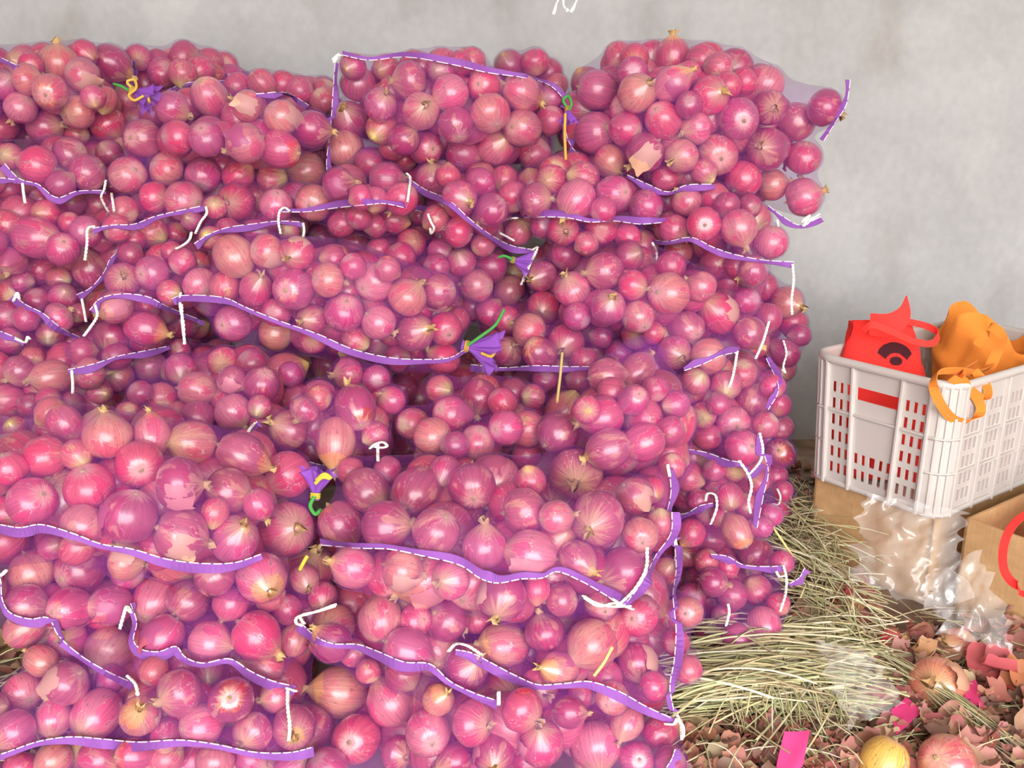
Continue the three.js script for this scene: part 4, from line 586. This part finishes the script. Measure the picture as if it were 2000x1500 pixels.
  for (let i = 0; i < 60; i++) { const p = onFloor(rr(1530, 1600), rr(900, 1030), 0); p.y = 0.006; flake(p, rr(0.01, 0.025)); }
  for (let i = 0; i < 260; i++) { const p = V(rr(-1.15, -0.42), rr(0.004, 0.03), rr(-1.5, -0.95)); flake(p, rr(0.02, 0.05)); }
  const km = mesh('onion_skins', mergeGeometries(skinGeos), new THREE.MeshPhysicalMaterial({ vertexColors: true, roughness: 0.55, side: THREE.DoubleSide })); tag(km, 'dry red and tan onion skins littering the floor', 'onion skins', undefined, 'stuff');
  // larger skins one can pick out
  const big = (px, py, h, s, col, label) => { skinGeos.length = 0; const p = onFloor(px, py, h); flake(p, s * 0.8, 1.5); flake(p.clone().add(V(0.01, 0.008, 0.004)), s * 0.6, 1.5); const o = onFloor(px, py, 0), g = mergeGeometries(skinGeos); g.deleteAttribute('color'); const m = mesh('onion_skin', sub(g, o), P(col, { roughness: 0.5 })); m.position.copy(o); tag(m, label, 'onion skin'); };
  big(1790, 1275, 0.03, 0.06, 0xc99a72, 'pale tan onion skin below the closed box'); big(1930, 1310, 0.04, 0.09, 0xb8565c, 'large crinkled rosy onion skin beside the open box'); big(1650, 1190, 0.05, 0.05, 0xc49068, 'tan curled onion skin on the straw by the closed box'); big(1985, 1330, 0.04, 0.07, 0xbd7c58, 'orange-tan onion skin under the open box edge'); big(1640, 1165, 0.06, 0.045, 0xb04a50, 'small red onion skin standing in the straw');
  // paper slips
  const slip = (corners, label, col = 0xd93a7c) => { const [a, b, c, d] = corners, o = a.clone().add(d).multiplyScalar(0.5); o.y = Math.min(a.y, b.y, c.y, d.y); const n = 6, pos = [], idx = [], nn = b.clone().sub(a).cross(c.clone().sub(a)).normalize(); for (const s of [0, 0.0012]) for (let j = 0; j <= n; j++) for (let i = 0; i <= n; i++) { const u = i / n, v = j / n, p = a.clone().lerp(b, u).lerp(c.clone().lerp(d, u), v).addScaledVector(nn, s + 0.004 * Math.sin(u * 3 + v * 2)).sub(o); pos.push(p.x, p.y, p.z); } const K = (n + 1) * (n + 1); for (let j = 0; j < n; j++) for (let i = 0; i < n; i++) { const q = j * (n + 1) + i; idx.push(q, q + 1, q + n + 1, q + 1, q + n + 2, q + n + 1, K + q, K + q + n + 1, K + q + 1, K + q + 1, K + q + n + 1, K + q + n + 2); } for (let i = 0; i < n; i++) for (const [x, y] of [[i, i + 1], [n * (n + 1) + i + 1, n * (n + 1) + i], [(i + 1) * (n + 1), i * (n + 1)], [i * (n + 1) + n, (i + 1) * (n + 1) + n]]) idx.push(x, x + K, y, y, x + K, y + K); const g = new THREE.BufferGeometry(); g.setAttribute('position', new THREE.Float32BufferAttribute(pos, 3)); g.setIndex(idx); g.computeVertexNormals(); const m = mesh('paper_slip', g, S(col, { roughness: 0.7 })); m.position.copy(o); tag(m, label, 'paper slip'); };
  slip([onFloor(1532, 1428, 0.062), onFloor(1582, 1425, 0.062), onFloor(1512, 1520, 0.03), onFloor(1566, 1500, 0.03)], 'upright magenta paper slip below the straw');
  slip([onFloor(1740, 1385, 0.045), onFloor(1770, 1360, 0.05), onFloor(1752, 1432, 0.035), onFloor(1800, 1395, 0.04)], 'creased magenta paper slip beside the crumpled plastic');
  slip([onFloor(1822, 1392, 0.045), onFloor(1850, 1415, 0.04), onFloor(1815, 1436, 0.03), onFloor(1848, 1445, 0.03)], 'magenta paper slip half covered by the straw bundle');
  slip([onFloor(1888, 1330, 0.055), onFloor(1906, 1326, 0.055), onFloor(1884, 1372, 0.045), onFloor(1920, 1385, 0.04)], 'magenta paper slip leaning on the big loose onion');
  // loose onions
  const loose = (px, py, r, mi, label, k = 0, name = 'red_onion') => { const p = onFloor(px, py, r * 0.85), g = onionProto(k, mi, name === 'red_onion' ? 1 : -1).clone(); g.name = numbered(name); g.position.copy(p); g.scale.setScalar(r); g.quaternion.set(rr(-1, 1), rr(-1, 1), rr(-1, 1), rr(-1, 1)).normalize(); tag(g, label, 'onion'); scene.add(g); return g; };
  loose(1832, 1338, 0.045, 5, 'largest loose onion lying among the skins', 0); loose(1868, 1265, 0.034, 3, 'papery loose onion against the open box', 4); loose(1742, 1255, 0.026, 7, 'bright red loose onion at the foot of the closed box', 2); loose(1712, 1365, 0.024, 6, 'shiny pink loose onion under the crumpled plastic', 1); loose(1905, 1465, 0.022, 7, 'small loose onion at the end of the straw bundle', 3); loose(1850, 1490, 0.04, 3, 'dull loose onion beside the magenta slip under straw', 5);
  const gold = new THREE.MeshPhysicalMaterial({ map: skinTex(9, [212, 168, 84], 0.25), roughness: 0.45, clearcoat: 0.3 });
  const y = loose(1726, 1490, 0.034, 0, 'golden yellow onion lying in the litter', 3, 'yellow_onion'); y.children[0].material = gold;
}
renderer.render(scene, camera);
